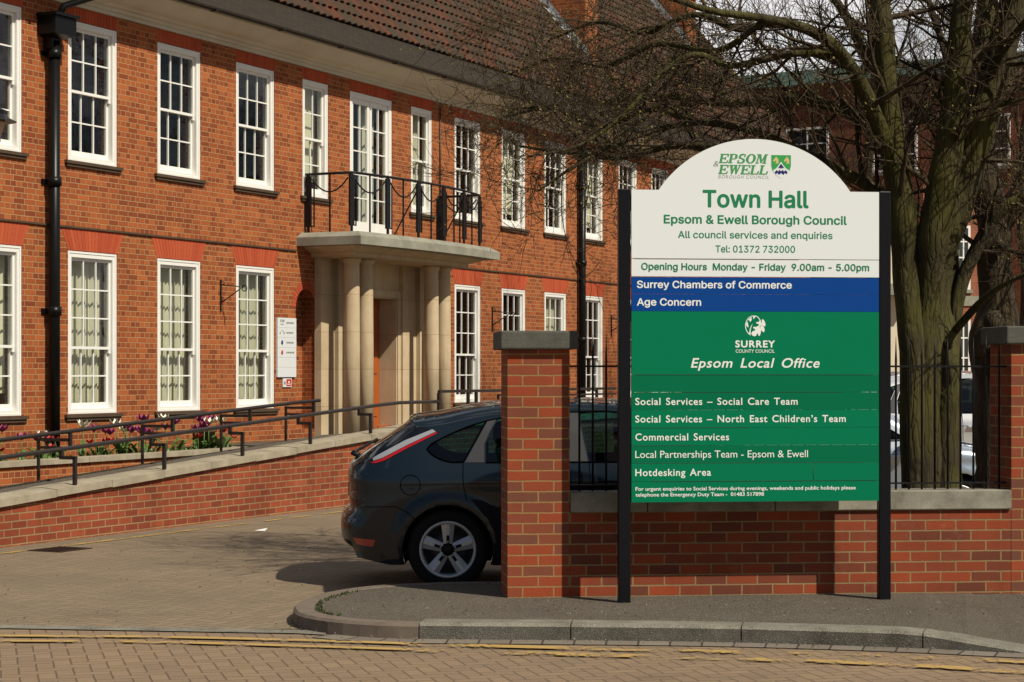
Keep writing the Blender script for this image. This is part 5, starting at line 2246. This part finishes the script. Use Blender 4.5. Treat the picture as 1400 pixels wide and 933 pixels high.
def car_meshes(paint):
    if paint in _car:
        return _car[paint]
    parts = []
    body = MB()
    for sd in (-1, 1):
        panel(body, OUT, (qwin, rwin, fwin), sd)
    i_h0 = min(range(len(SIL)), key=lambda i: (SIL[i][0] - .15) ** 2 + (SIL[i][1] - 1.01) ** 2)
    i_h1 = min(range(len(SIL)), key=lambda i: (SIL[i][0] - .52) ** 2 + (SIL[i][1] - 1.272) ** 2)
    i_s0 = min(range(len(SIL)), key=lambda i: (SIL[i][0] - 2.66) ** 2 + (SIL[i][1] - 1.375) ** 2)
    i_s1 = min(range(len(SIL)), key=lambda i: (SIL[i][0] - 3.33) ** 2 + (SIL[i][1] - 1.02) ** 2)
    across(body, SIL[:i_h0 + 1], -1, 1, 0, 0)
    across(body, SIL[i_h1:i_s0 + 1], -1, 1, 0, 0)
    across(body, SIL[i_s1:], -1, 1, 0, 0)
    for f0, f1 in ((-1, -.86), (.86, 1)):
        across(body, SIL[i_h0:i_h1 + 1], f0, f1, 0, 0, n=3)
        across(body, SIL[i_s0:i_s1 + 1], f0, f1, 0, 0, n=3)
    parts.append(('body', body.mesh('body', M[paint], recalc=False), None))
    for sd in (-1, 1):
        for q in (qwin, rwin, fwin):
            gl = MB()
            panel(gl, q, (), sd, -.004)
            parts.append(('side_window', gl.mesh('side_window', M['car_glass'], recalc=False), None))
    gl = MB()
    across(gl, SIL[i_h0:i_h1 + 1], -.86, .86, -.004, 0)
    parts.append(('rear_screen', gl.mesh('rear_screen', M['car_glass'], recalc=False), None))
    gl = MB()
    across(gl, SIL[i_s0:i_s1 + 1], -.86, .86, -.004, 0)
    parts.append(('windscreen', gl.mesh('windscreen', M['car_glass'], recalc=False), None))
    for sd in (-1, 1):
        for q in (cpil, bpil):
            tr = MB()
            panel(tr, q, (), sd, .003)
            parts.append(('pillar_trim', tr.mesh('pillar_trim', M['trim_grey'], recalc=False), None))
    for sd in (-1, 1):
        sm_ = MB()
        seam(sm_, qwin, .012, sd, .0035, closed=True)
        seam(sm_, [P_(664, 633.5), P_(900, 632.5), P_(985, 629.5)], .012, sd, .0035)
        seam(sm_, [P_(664, 577), P_(700, 570.5), P_(740, 566.5), P_(830, 563.5), P_(872, 568), P_(907, 579), P_(985, 627)], .010, sd, .0035)
        seam(sm_, [P_(633, 634), P_(633, 655), P_(634, 668), P_(638, 684)], .006, sd)
        seam(sm_, [P_(806, 633), P_(808, 700), P_(800, 770)], .006, sd)
        seam(sm_, circ(P_(561, 664), .078), .005, sd, closed=True)
        seam(sm_, [P_(546, 664), P_(600, 663), P_(690, 661), P_(1000, 655)], .004, sd)
        seam(sm_, [P_(497, 695), P_(540, 694), P_(556, 701), P_(569, 712)], .005, sd)
        parts.append(('panel_gap', sm_.mesh('panel_gap', M['gap_black'], recalc=False), None))
    for sd in (-1, 1):
        li = MB()
        lo = MB()
        rf = MB()
        panel(li, [P_(504, 634.5), P_(512, 634.8), P_(524, 631.2), P_(560, 612), P_(596.5, 594), P_(595.6, 591.8), P_(558, 609.2), P_(522, 628), P_(510, 632.2)], (), sd, .004, .03)
        panel(rf, [P_(480, 738), P_(512.5, 740), P_(509, 749.5), P_(485, 747.5)], (), sd, .004, .03)
        panel(lo, [P_(509, 631.6), P_(521.5, 627.4), P_(557.5, 608.8), P_(594.8, 591.4), P_(590, 588.4), P_(552.5, 603.4), P_(519, 621.4), P_(507.5, 628)], (), sd, .0045, .03)
        parts.append(('reflector', rf.mesh('reflector', M['lamp_red'], recalc=False), None))
        parts.append(('tail_light', li.mesh('tail_light', M['lamp_red'], recalc=False), lo.mesh('clear_lens', M['lamp_clear'], recalc=False)))
    for sd in (-1, 1):
        hl = MB()
        panel(hl, [(3.86, .80), (4.12, .70), (4.20, .62), (4.12, .60), (3.92, .68)], (), sd, .004, .04)
        parts.append(('headlight', hl.mesh('headlight', M['lamp_clear'], recalc=False), None))
    fg = MB()
    for sd in (-1, 1):
        panel(fg, circ((4.13, .36), .045), (), sd, .004, .03, 1)
    panel(fg, [(4.0, .44), (4.24, .47), (4.26, .30), (4.06, .27)], [circ((4.13, .36), .046)], -1, .003, .04, 0)
    parts.append(('fog_lamp', fg.mesh('fog_lamp', [M['dark_plastic'], M['lamp_clear']], recalc=False), None))
    for sd in (-1, 1):
        ge = MB()
        panel(ge, [P_(483, 637.5), P_(500, 624), P_(520, 609.5), P_(545, 594), P_(564, 583), P_(590, 588.5), P_(552, 602.5), P_(519, 620.5), P_(506, 627.5), P_(502, 633.5)], (), sd, .003, .03)
        parts.append(('screen_surround', ge.mesh('screen_surround', M['gloss_black'], recalc=False), None))
    for px in (668, 835):
        x, z = P_(px, 660)
        for sd in (-1, 1):
            hd = MB()
            y = half_w(x, z)
            hd.bevbox(x - .10, x + .12, sd * (y + .018) - .012, sd * (y + .018) + .012, z - .014, z + .016, .006)
            parts.append(('door_handle', hd.mesh('door_handle', M[paint]), None))
    sp = MB()
    rows = []
    for x, z, t_ in ((.515, 1.318, .012), (.56, 1.345, .022), (.66, 1.362, .024), (.80, 1.382, .01)):
        yw = half_w(x + .15, min(z, 1.33), False) - .05
        rows.append([(x + .10 * (abs(y) / yw) ** 3, y, z - .05 * (abs(y) / yw) ** 4) for y in [-yw + 2 * yw * k / 12 for k in range(13)]])
    low = [[(p[0] + .015, p[1], p[2] - .030) for p in r_] for r_ in rows]
    sp.grid(rows, 0, True)
    sp.grid(low, 0, True)
    for a, b in ((rows[0], low[0]), ([r_[0] for r_ in rows], [r_[0] for r_ in low]), ([r_[-1] for r_ in rows], [r_[-1] for r_ in low])):
        sp.grid([a, b], 0, True)
    parts.append(('spoiler', sp.mesh('spoiler', M[paint], recalc=False), None))
    wp = MB()
    wp.tube([(.10, 0, 1.01), (.04, .02, 1.035)], .022, 8)
    wp.tube([(.06, 0, 1.04), (.10, .12, 1.06), (.22, .40, 1.13)], .012, 6)
    parts.append(('wiper', wp.mesh('wiper', M['dark_plastic']), None))
    np_ = MB()
    np_.box(.030, .046, -.26, .26, .70, .81)
    parts.append(('number_plate', np_.mesh('number_plate', M['ink_gold']), None))
    for sd in (-1, 1):
        mi = MB()
        mi.ico((2.98, sd * 1.0, 1.03), .1, 0, 2, (.65, 1.0, .75))
        mi.bar((2.98, sd * .84, .98), (2.98, sd * .96, 1.0), .05, .03)
        parts.append(('wing_mirror', mi.mesh('wing_mirror', M[paint]), None))
    for x in (1.35, 2.35):
        for y in (-.38, .38):
            se = MB()
            se.bevbox(x - .05, x + .5, y - .25, y + .25, .40, .60, .05)
            se.bevbox(x - .14, x + .03, y - .24, y + .24, .55, 1.10, .05)
            se.bevbox(x - .15, x - .04, y - .12, y + .12, 1.12, 1.28, .04)
            parts.append(('seat', se.mesh('seat', M['seat_cloth']), None))
    se = MB()
    se.box(.12, 4.1, -.54, .54, .24, .30)
    for x0, x1 in ((.14, .46), (1.24, 3.1), (3.88, 4.1)):
        for y0 in (-.86, .541):
            yy = .86 if x1 > 1 and x1 < 3.5 else .68
            se.box(x0, x1, max(y0, -yy), min(y0 + .319, yy), .24, .30)
    parts.append(('cabin_floor', se.mesh('cabin_floor', M['seat_cloth']), None))
    se = MB()
    se.box(2.95, 3.3, -.7, .7, .75, .96)
    parts.append(('dashboard', se.mesh('dashboard', M['seat_cloth']), None))
    for c_ in (WR, WF):
        for sd in (-1, 1):
            ar = MB()
            rr_ = [(c_[0] + .350 * math.cos(a), c_[1] + .350 * math.sin(a)) for a in [a_lo + (PI - 2 * a_lo) * k / 16 for k in range(17)]]
            ar.grid([[(x, sd * (half_w(x, z) - .012), z) for x, z in rr_], [(x, sd * .55, z) for x, z in rr_]], 0, True)
            ar.face([(x, sd * .56, z) for x, z in rr_])
            parts.append(('wheel_arch', ar.mesh('wheel_arch', M['dark_plastic'], recalc=False), None))
    _car[paint] = parts
    return parts


def place_car(label, paint, loc, rz_=0.0, scale=(1, 1, 1), skip=(), group=None):
    root = link('parked_car', None, None, loc, rz_)
    root.scale = scale
    tag(root, label, 'car', group)
    for name, me, sub in car_meshes(paint):
        if name in skip:
            continue
        o = link(name, me, root)
        if sub:
            link('clear_lens', sub, o)
    ty, rm, hb_, dk = wheel_meshes()
    for c_ in (WR, WF):
        for sd in (-1, 1):
            wo = link('wheel', dk, root, (c_[0], sd * .842, c_[1]), 0 if sd < 0 else PI)
            link('tyre', ty, wo)
            link('rim', rm, wo)
            link('hub', hb_, wo)
    return root


CY = 15.25 + .90
place_car('dark blue grey hatchback parked behind the brick gate pillar', 'car_dark', (-1.35, CY, -.096))
place_car('silver hatchback parked beyond the dark car, seen through the railings', 'car_silver', (1.15, 21.4, -.096), scale=(1, 1, .97), skip=('number_plate', 'wiper'))
place_car('tall white car parked farthest back, its roof showing behind the tree trunks', 'car_white', (3.9, 27.0, -.096), scale=(1.05, 1.05, 1.16), skip=('number_plate', 'wiper'))

# ------------------------------------------------------------------ far buildings
def far_block(name, label, p0, ang, length, depth, height, wins, mats, fascia=None, band=None, doorlike=()):
    f = Frame(p0, ang)
    t = Thing(name, label, 'building', f, (length / 2, 0, 0))
    mb = MB()
    mb.box(0, length, 0, depth, -.2, height)
    wl = t.part('wall', mb, mats)
    if fascia:
        mb = MB()
        mb.box(-.25, length + .25, -.25, depth + .25, height, height + fascia)
        t.part('fascia', mb, M['copper'])
    if band:
        mb = MB()
        mb.box(-.03, length + .03, -.05, -.002, band[0], band[1])
        t.part('band', mb, M['slab_stone'])
    for x0, x1, z0, z1 in wins:
        mb = MB()
        ring(mb, x0, x1, z0, z1, .07, .07, .07, .07, -.06, -.003)
        nx = 2
        nz = max(2, int((z1 - z0) / .45))
        for k in range(1, nx):
            x = x0 + (x1 - x0) * k / nx
            mb.box(x - .02, x + .02, -.05, -.03, z0 + .07, z1 - .07)
        for k in range(1, nz):
            z = z0 + (z1 - z0) * k / nz
            mb.box(x0 + .07, x1 - .07, -.048, -.032, z - .02, z + .02)
        wo = t.part('window', mb, M['white_paint'])
        mb = MB()
        mb.box(x0 + .07, x1 - .07, -.028, -.006, z0 + .07, z1 - .07)
        t.part('pane', mb, M['far_glass'], wo)
        mb = MB()
        mb.box(x0 - .06, x1 + .06, -.10, -.003, z0 - .1, z0 - .004)
        t.part('sill', mb, M['slab_stone'], wo)
    return t


M['far_glass'] = plain('far_glass', (.02, .025, .028), .05, spec=.8)
# lit brick annexe seen between the trunks
ax = at(1262, 510, 56.0)
wins = []
for k in range(3):
    wins += [(.55 + k * 1.5, 1.05 + k * 1.5, 3.96, 5.78), (.55 + k * 1.5, 1.05 + k * 1.5, 1.55, 3.1)]
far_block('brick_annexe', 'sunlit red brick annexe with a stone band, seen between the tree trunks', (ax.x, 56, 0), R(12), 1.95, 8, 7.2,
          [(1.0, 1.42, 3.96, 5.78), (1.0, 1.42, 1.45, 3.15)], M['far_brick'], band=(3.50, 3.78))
# shaded office block behind
bx = at(1000, 510, 66)
wins = [(2.0 + k * 3.0, 3.5 + k * 3.0, 4.6, 6.4) for k in range(6)] + [(2.0 + k * 3.0, 3.5 + k * 3.0, 8.0, 9.6) for k in range(6)]
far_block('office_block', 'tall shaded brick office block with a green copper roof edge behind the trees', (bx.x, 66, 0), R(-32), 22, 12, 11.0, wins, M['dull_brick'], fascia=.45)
# cream porch wall
cxx = at(1211, 510, 52)
f = Frame((cxx.x, 52, 0), R(10))
t = Thing('cream_porch', 'cream rendered porch wall beside the right sign post', 'porch', f, (.5, 0, 0))
mb = MB()
mb.box(0, .62, 0, 3, -.2, 5.6)
t.part('wall', mb, M['cream_render'])
mb = MB()
mb.box(-.1, .72, -.1, 3.1, 5.6, 5.75)
t.part('coping', mb, M['white_paint'])
mb = MB()
mb.prism([(-.3, 3.62), (.68, 3.62), (.68, 3.80), (-.3, 3.95)], lambda p: (p[0], -.6, p[1]), lambda p: (p[0], -.004, p[1]))
t.part('canopy', mb, M['slab_stone'])

# ------------------------------------------------------------------ trees
class Tree:
    def __init__(self, name, label, seed, Y, bark, group=None):
        self.r = random.Random(seed)
        self.trunk = MB()
        self.crown = MB()
        self.buds = MB()
        self.name, self.label, self.bark, self.group = name, label, bark, group
        self.Y = Y
        self.budp = 0.0

    def limb(self, pix, mbx=None, sides=10, n=5):
        """pix: (px, py, depth, width in pixels)"""
        P4 = [(at(p[0], p[1], p[2]), p[3] * p[2] / FPX / 2) for p in pix]
        pts = catmull([p for p, _ in P4], n)
        rad_ = []
        for i in range(len(P4) - 1):
            for k in range(n):
                rad_.append(P4[i][1] + (P4[i + 1][1] - P4[i][1]) * k / n)
        rad_.append(P4[-1][1])
        j = []
        for p, q in zip(pts, rad_):
            nv = Vector((noise.noise(p * 2.2), noise.noise(p * 2.2 + Vector((9, 0, 0))), 0)) * q * .35
            j.append(p + nv)
        rad_ = [q * (1 + .14 * noise.noise(p * 3.1 + Vector((3, 3, 3)))) for p, q in zip(pts, rad_)]
        (mbx or self.trunk).tube(j, rad_, sides)
        return j, rad_

    def shoot(self, p, d, L, r, level):
        rr_ = self.r
        n = 5 if level > 0 else 4
        if p.y < 14.35:
            return
        d = d.normalized()
        pts, rad_ = [p.copy()], [r]
        cur = p.copy()
        for k in range(n):
            d = (d + Vector((rr_.uniform(-1, 1), rr_.uniform(-1, 1), rr_.uniform(-.8, 1))) * .24).normalized()
            cur = cur + d * (L / n)
            if cur.y < 14.3:
                cur.y = 14.3 + rr_.uniform(0, .1)
                d.y = abs(d.y)
            pts.append(cur.copy())
            rad_.append(max(.0016, r * (1 - .72 * (k + 1) / n)))
        self.crown.tube(pts, rad_, 6 if r > .03 else (4 if r > .011 else 3), cap=False)
        if level <= 1 and rr_.random() < self.budp:
            for q in pts[2:]:
                if rr_.random() < .6:
                    self.bud(q)
        if level > 0:
            nch = (0, 5, 6, 6)[level]
            for k in range(nch):
                t = rr_.uniform(.2, .98)
                i = min(n - 1, int(t * n))
                q = pts[i].lerp(pts[i + 1], t * n - i)
                ax_ = (pts[i + 1] - pts[i]).normalized()
                o = ax_.orthogonal().normalized()
                o.rotate(Matrix.Rotation(rr_.uniform(0, 2 * PI), 3, ax_))
                a = R(rr_.uniform(28, 68))
                dd = ax_ * math.cos(a) + o * math.sin(a) + Vector((0, 0, .12))
                self.shoot(q, dd, L * rr_.uniform(.42, .72), max(.0032, rad_[i] * rr_.uniform(.42, .62)), level - 1)

    def bud(self, q):
        rr_ = self.r
        s = rr_.uniform(.005, .012)
        for k in range(2):
            a = Vector((rr_.uniform(-1, 1), rr_.uniform(-1, 1), rr_.uniform(-1, 1))).normalized()
            b = a.orthogonal().normalized()
            self.buds.face([q - a * s, q + b * s * .6, q + a * s * 1.2, q - b * s * .6])

    def sprout(self, pts, rad_, t0, t1, count, L, level, bias=(0, 0, 0)):
        rr_ = self.r
        n = len(pts) - 1
        for k in range(count):
            t = t0 + (t1 - t0) * (k + rr_.random()) / count
            i = min(n - 1, int(t * n))
            q = pts[i].lerp(pts[i + 1], t * n - i)
            ax_ = (pts[i + 1] - pts[i]).normalized()
            o = ax_.orthogonal().normalized()
            o.rotate(Matrix.Rotation(rr_.uniform(0, 2 * PI), 3, ax_))
            a = R(rr_.uniform(30, 75))
            dd = ax_ * math.cos(a) + o * math.sin(a) + Vector(bias)
            self.shoot(q, dd, L * rr_.uniform(.6, 1.25), max(.005, min(.028, rad_[i] * rr_.uniform(.25, .5))), level)

    def build(self, base):
        f = Frame(base)
        t = Thing(self.name, self.label, 'tree', WORLD, base, self.group)
        t.part('trunk', self.trunk, self.bark)
        t.part('crown', self.crown, M['twig'], recalc=False)
        if self.buds.f:
            o = t.part('buds', self.buds, M['bud'], recalc=False)
            o['kind'] = 'stuff'
        return t


T = Tree('bare_tree', 'large bare multi stemmed tree with mossy green trunks behind the railings beside the sign', 5, 16.2, M['bark_green'])
T.budp = .30
Y0 = 16.25
stems = {}
stems['main'] = T.limb([(1272, 800, 16.35, 50), (1270, 660, 16.35, 46), (1268, 500, 16.32, 44), (1272, 400, 16.3, 46), (1288, 320, Y0, 52), (1318, 235, 16.2, 56), (1345, 150, 16.15, 46), (1372, 60, 16.1, 40), (1400, -60, 16.0, 34), (1420, -200, 16, 22)], sides=14)
stems['left'] = T.limb([(1250, 800, 16.2, 44), (1248, 640, 16.2, 38), (1244, 480, 16.15, 36), (1240, 370, 16.1, 38), (1232, 290, 16.05, 42), (1220, 200, 16.0, 36), (1212, 110, 16.0, 30), (1203, 0, 15.95, 26), (1196, -140, 15.9, 18)], sides=12)
stems['mid'] = T.limb([(1263, 760, 16.2, 30), (1260, 560, 16.2, 30), (1263, 430, 16.15, 34), (1274, 330, 16.05, 46), (1294, 230, 16.0, 42), (1306, 130, 15.95, 36), (1316, 20, 15.9, 30), (1322, -120, 15.9, 20)], sides=12)
stems['back'] = T.limb([(1295, 800, 16.3, 38), (1294, 640, 16.3, 34), (1293, 500, 16.3, 34), (1295, 400, 16.45, 34), (1302, 300, 16.5, 32), (1330, 180, 16.6, 28), (1348, 60, 16.7, 24), (1352, -120, 16.8, 16)], sides=12)
stems['right'] = T.limb([(1304, 800, 16.4, 24), (1303, 600, 16.4, 24), (1302, 480, 16.4, 23), (1310, 410, 16.35, 20), (1326, 360, 16.35, 19), (1346, 318, 16.3, 18), (1378, 282, 16.2, 15), (1440, 250, 16.1, 12)], sides=10)
# burrs on the trunks
for px, py, yy, r_ in ((1297, 470, 16.22, .045), (1250, 420, 16.08, .045), (1291, 540, 16.22, .04)):
    T.trunk.ico(at(px, py, yy), r_, 0, 2, (1, .8, 1.1))
L1 = T.limb([(1224, 230, 16.0, 26), (1190, 140, 15.8, 22), (1158, 85, 15.6, 19), (1120, 48, 15.4, 16), (1060, 28, 15.2, 12), (960, 12, 15.0, 9), (860, -30, 14.9, 6)])
L2 = T.limb([(1240, 330, 16.3, 22), (1200, 265, 16.3, 18), (1150, 235, 16.2, 15), (1090, 205, 16.0, 13), (1030, 180, 15.9, 11), (950, 168, 15.8, 9), (860, 190, 15.7, 7), (790, 225, 15.6, 5), (735, 262, 15.5, 2.5)])
L3 = T.limb([(1205, 180, 16.1, 18), (1150, 150, 16.5, 16), (1080, 135, 16.9, 14), (1000, 142, 17.2, 12), (910, 132, 17.6, 10), (800, 140, 18, 8), (700, 150, 18.3, 3)])
L4 = T.limb([(1160, 90, 15.6, 16), (1110, 72, 15.6, 13), (1060, 78, 15.5, 11), (1000, 90, 15.5, 9), (950, 75, 15.4, 8), (905, 100, 15.4, 7), (850, 160, 15.3, 6), (790, 200, 15.3, 4), (720, 215, 15.2, 2.5)])
L5 = T.limb([(1150, 235, 16.2, 13), (1080, 225, 15.9, 14), (1000, 205, 16.3, 12), (920, 200, 16.7, 10), (850, 215, 17.0, 9), (780, 210, 17.3, 6), (710, 200, 17.5, 3)])
L6 = T.limb([(1060, 28, 15.2, 13), (1010, 40, 15.6, 11), (950, 20, 16, 9), (880, 45, 16.3, 8), (820, 30, 16.6, 6), (750, 55, 17, 3)])
L7 = T.limb([(1348, 120, 16.15, 16), (1370, 70, 15.8, 13), (1410, 20, 15.5, 10), (1460, -60, 15.3, 6)])
L8 = T.limb([(1306, 452, 16.3, 12), (1345, 410, 16.0, 10), (1380, 385, 15.8, 8), (1430, 365, 15.6, 5)])
L9 = T.limb([(1212, 120, 16.0, 16), (1180, 70, 16.4, 14), (1150, 10, 16.8, 12), (1100, -50, 17.2, 8)])
L10 = T.limb([(1040, 32, 15.2, 10), (980, 70, 15.6, 9), (900, 60, 15.9, 8), (830, 90, 16.2, 7), (760, 80, 16.5, 5), (700, 100, 16.8, 3)])
L11 = T.limb([(950, 168, 15.8, 8), (890, 150, 16.2, 7), (820, 175, 16.6, 6), (750, 150, 17, 5), (690, 160, 17.4, 3)])
for L, cnt, ln in ((L1, 15, .9), (L2, 26, .8), (L3, 26, .9), (L4, 22, .8), (L5, 26, .85), (L6, 18, .8), (L7, 8, .8), (L9, 9, .9), (L10, 22, .75), (L11, 20, .7)):
    T.sprout(L[0], L[1], .12, 1.0, cnt, ln, 2)
for L in (stems['main'], stems['left'], stems['mid'], stems['back']):
    T.sprout(L[0], L[1], .5, 1.0, 13, .9, 2)
T.sprout(stems['right'][0], stems['right'][1], .6, 1.0, 6, .5, 2)
T.sprout(L8[0], L8[1], .3, 1.0, 5, .4, 1)
T.build(at(1268, 790, Y0))

T = Tree('bare_tree', 'gnarled brown bare tree with a swollen burred trunk beside the right gate pillar', 9, 17.2, M['bark_brown'])
T.budp = .1
Y1 = 17.3
a_ = T.limb([(1358, 800, Y1, 58), (1358, 640, Y1, 54), (1358, 520, Y1, 56), (1360, 460, Y1, 66), (1362, 410, Y1, 50), (1362, 340, Y1, 46), (1358, 290, Y1, 44), (1345, 230, Y1, 38), (1338, 120, 17.4, 32), (1350, 0, 17.5, 26), (1356, -150, 17.6, 16)], sides=14)
for px, py, yy, r_ in ((1343, 470, 17.15, .11), (1374, 460, 17.1, .10), (1358, 440, 17.0, .09), (1366, 480, 17.05, .08)):
    T.trunk.ico(at(px, py, yy), r_, 0, 2, (1, .9, 1.2))
b_ = T.limb([(1360, 320, Y1, 30), (1385, 282, 17.2, 26), (1410, 268, 17.1, 24), (1460, 240, 17, 20), (1520, 180, 17, 12)])
c_2 = T.limb([(1352, 260, Y1, 24), (1335, 240, 17.6, 20), (1320, 190, 18, 16), (1300, 100, 18.4, 12), (1270, 0, 18.8, 8)])
d_ = T.limb([(1362, 330, 17.2, 14), (1385, 345, 16.9, 9), (1420, 350, 16.7, 5)])
for L, cnt, ln in ((a_, 12, .9), (b_, 14, .9), (c_2, 14, .9), (d_, 5, .5)):
    T.sprout(L[0], L[1], .45, 1.0, cnt, ln, 2)
T.build(at(1358, 790, Y1))

# trees beyond the car park
for nm, lb, sd, px, Yb, top in (('bare_tree', 'distant bare tree showing against the sky above the right of the sign', 31, 1190, 34, 60), ('bare_tree', 'distant bare tree rising behind the gnarled trunk on the right', 37, 1400, 30, 60),
                                ('bare_tree', 'distant bare tree standing behind the main fork of trunks', 41, 1300, 38, 40)):
    T = Tree(nm, lb, sd, Yb, M['bark_brown'])
    T.budp = .04
    m_ = T.limb([(px, 560, Yb, 22), (px + 4, 400, Yb, 18), (px - 4, 260, Yb, 15), (px + 6, 120, Yb, 10), (px, -20, Yb, 6), (px + 4, -160, Yb, 3)], sides=8)
    T.sprout(m_[0], m_[1], .3, .95, 15, 2.1, 3, (0, 0, .3))
    T.build(at(px, 560, Yb))

# ------------------------------------------------------------------ street lamp cut by the left edge
lx = at(-16, 510, 16.5)
t = Thing('street_lamp', 'black lantern street lamp with amber glass at the left edge', 'street lamp', WORLD, (lx.x, 16.5, -.1))
LZ = EYE + (510 - 190) * 16.5 / FPX
c0 = (lx.x, 16.5, 0)
mb = MB()
mb.lathe([(.09, -.1), (.09, .5), (.06, .55), (.045, .7), (.035, LZ - .12), (.06, LZ - .08), (.10, LZ - .02), (.10, LZ)], c0, 'Z', 16)
t.part('post', mb, M['black_iron'])
mb = MB()
mb.lathe([(.10, LZ), (.145, LZ + .14)], c0, 'Z', 8, sm=False)
t.part('glass', mb, M['amber_glass'], recalc=False)
mb = MB()
mb.lathe([(.0, LZ + .14), (.235, LZ + .145), (.17, LZ + .175), (.155, LZ + .20), (.155, LZ + .235), (.07, LZ + .27), (.055, LZ + .32), (.065, LZ + .335), (.05, LZ + .37), (.02, LZ + .40), (.0, LZ + .43)], c0, 'Z', 16, sm=False)
t.part('hood', mb, M['black_iron'])
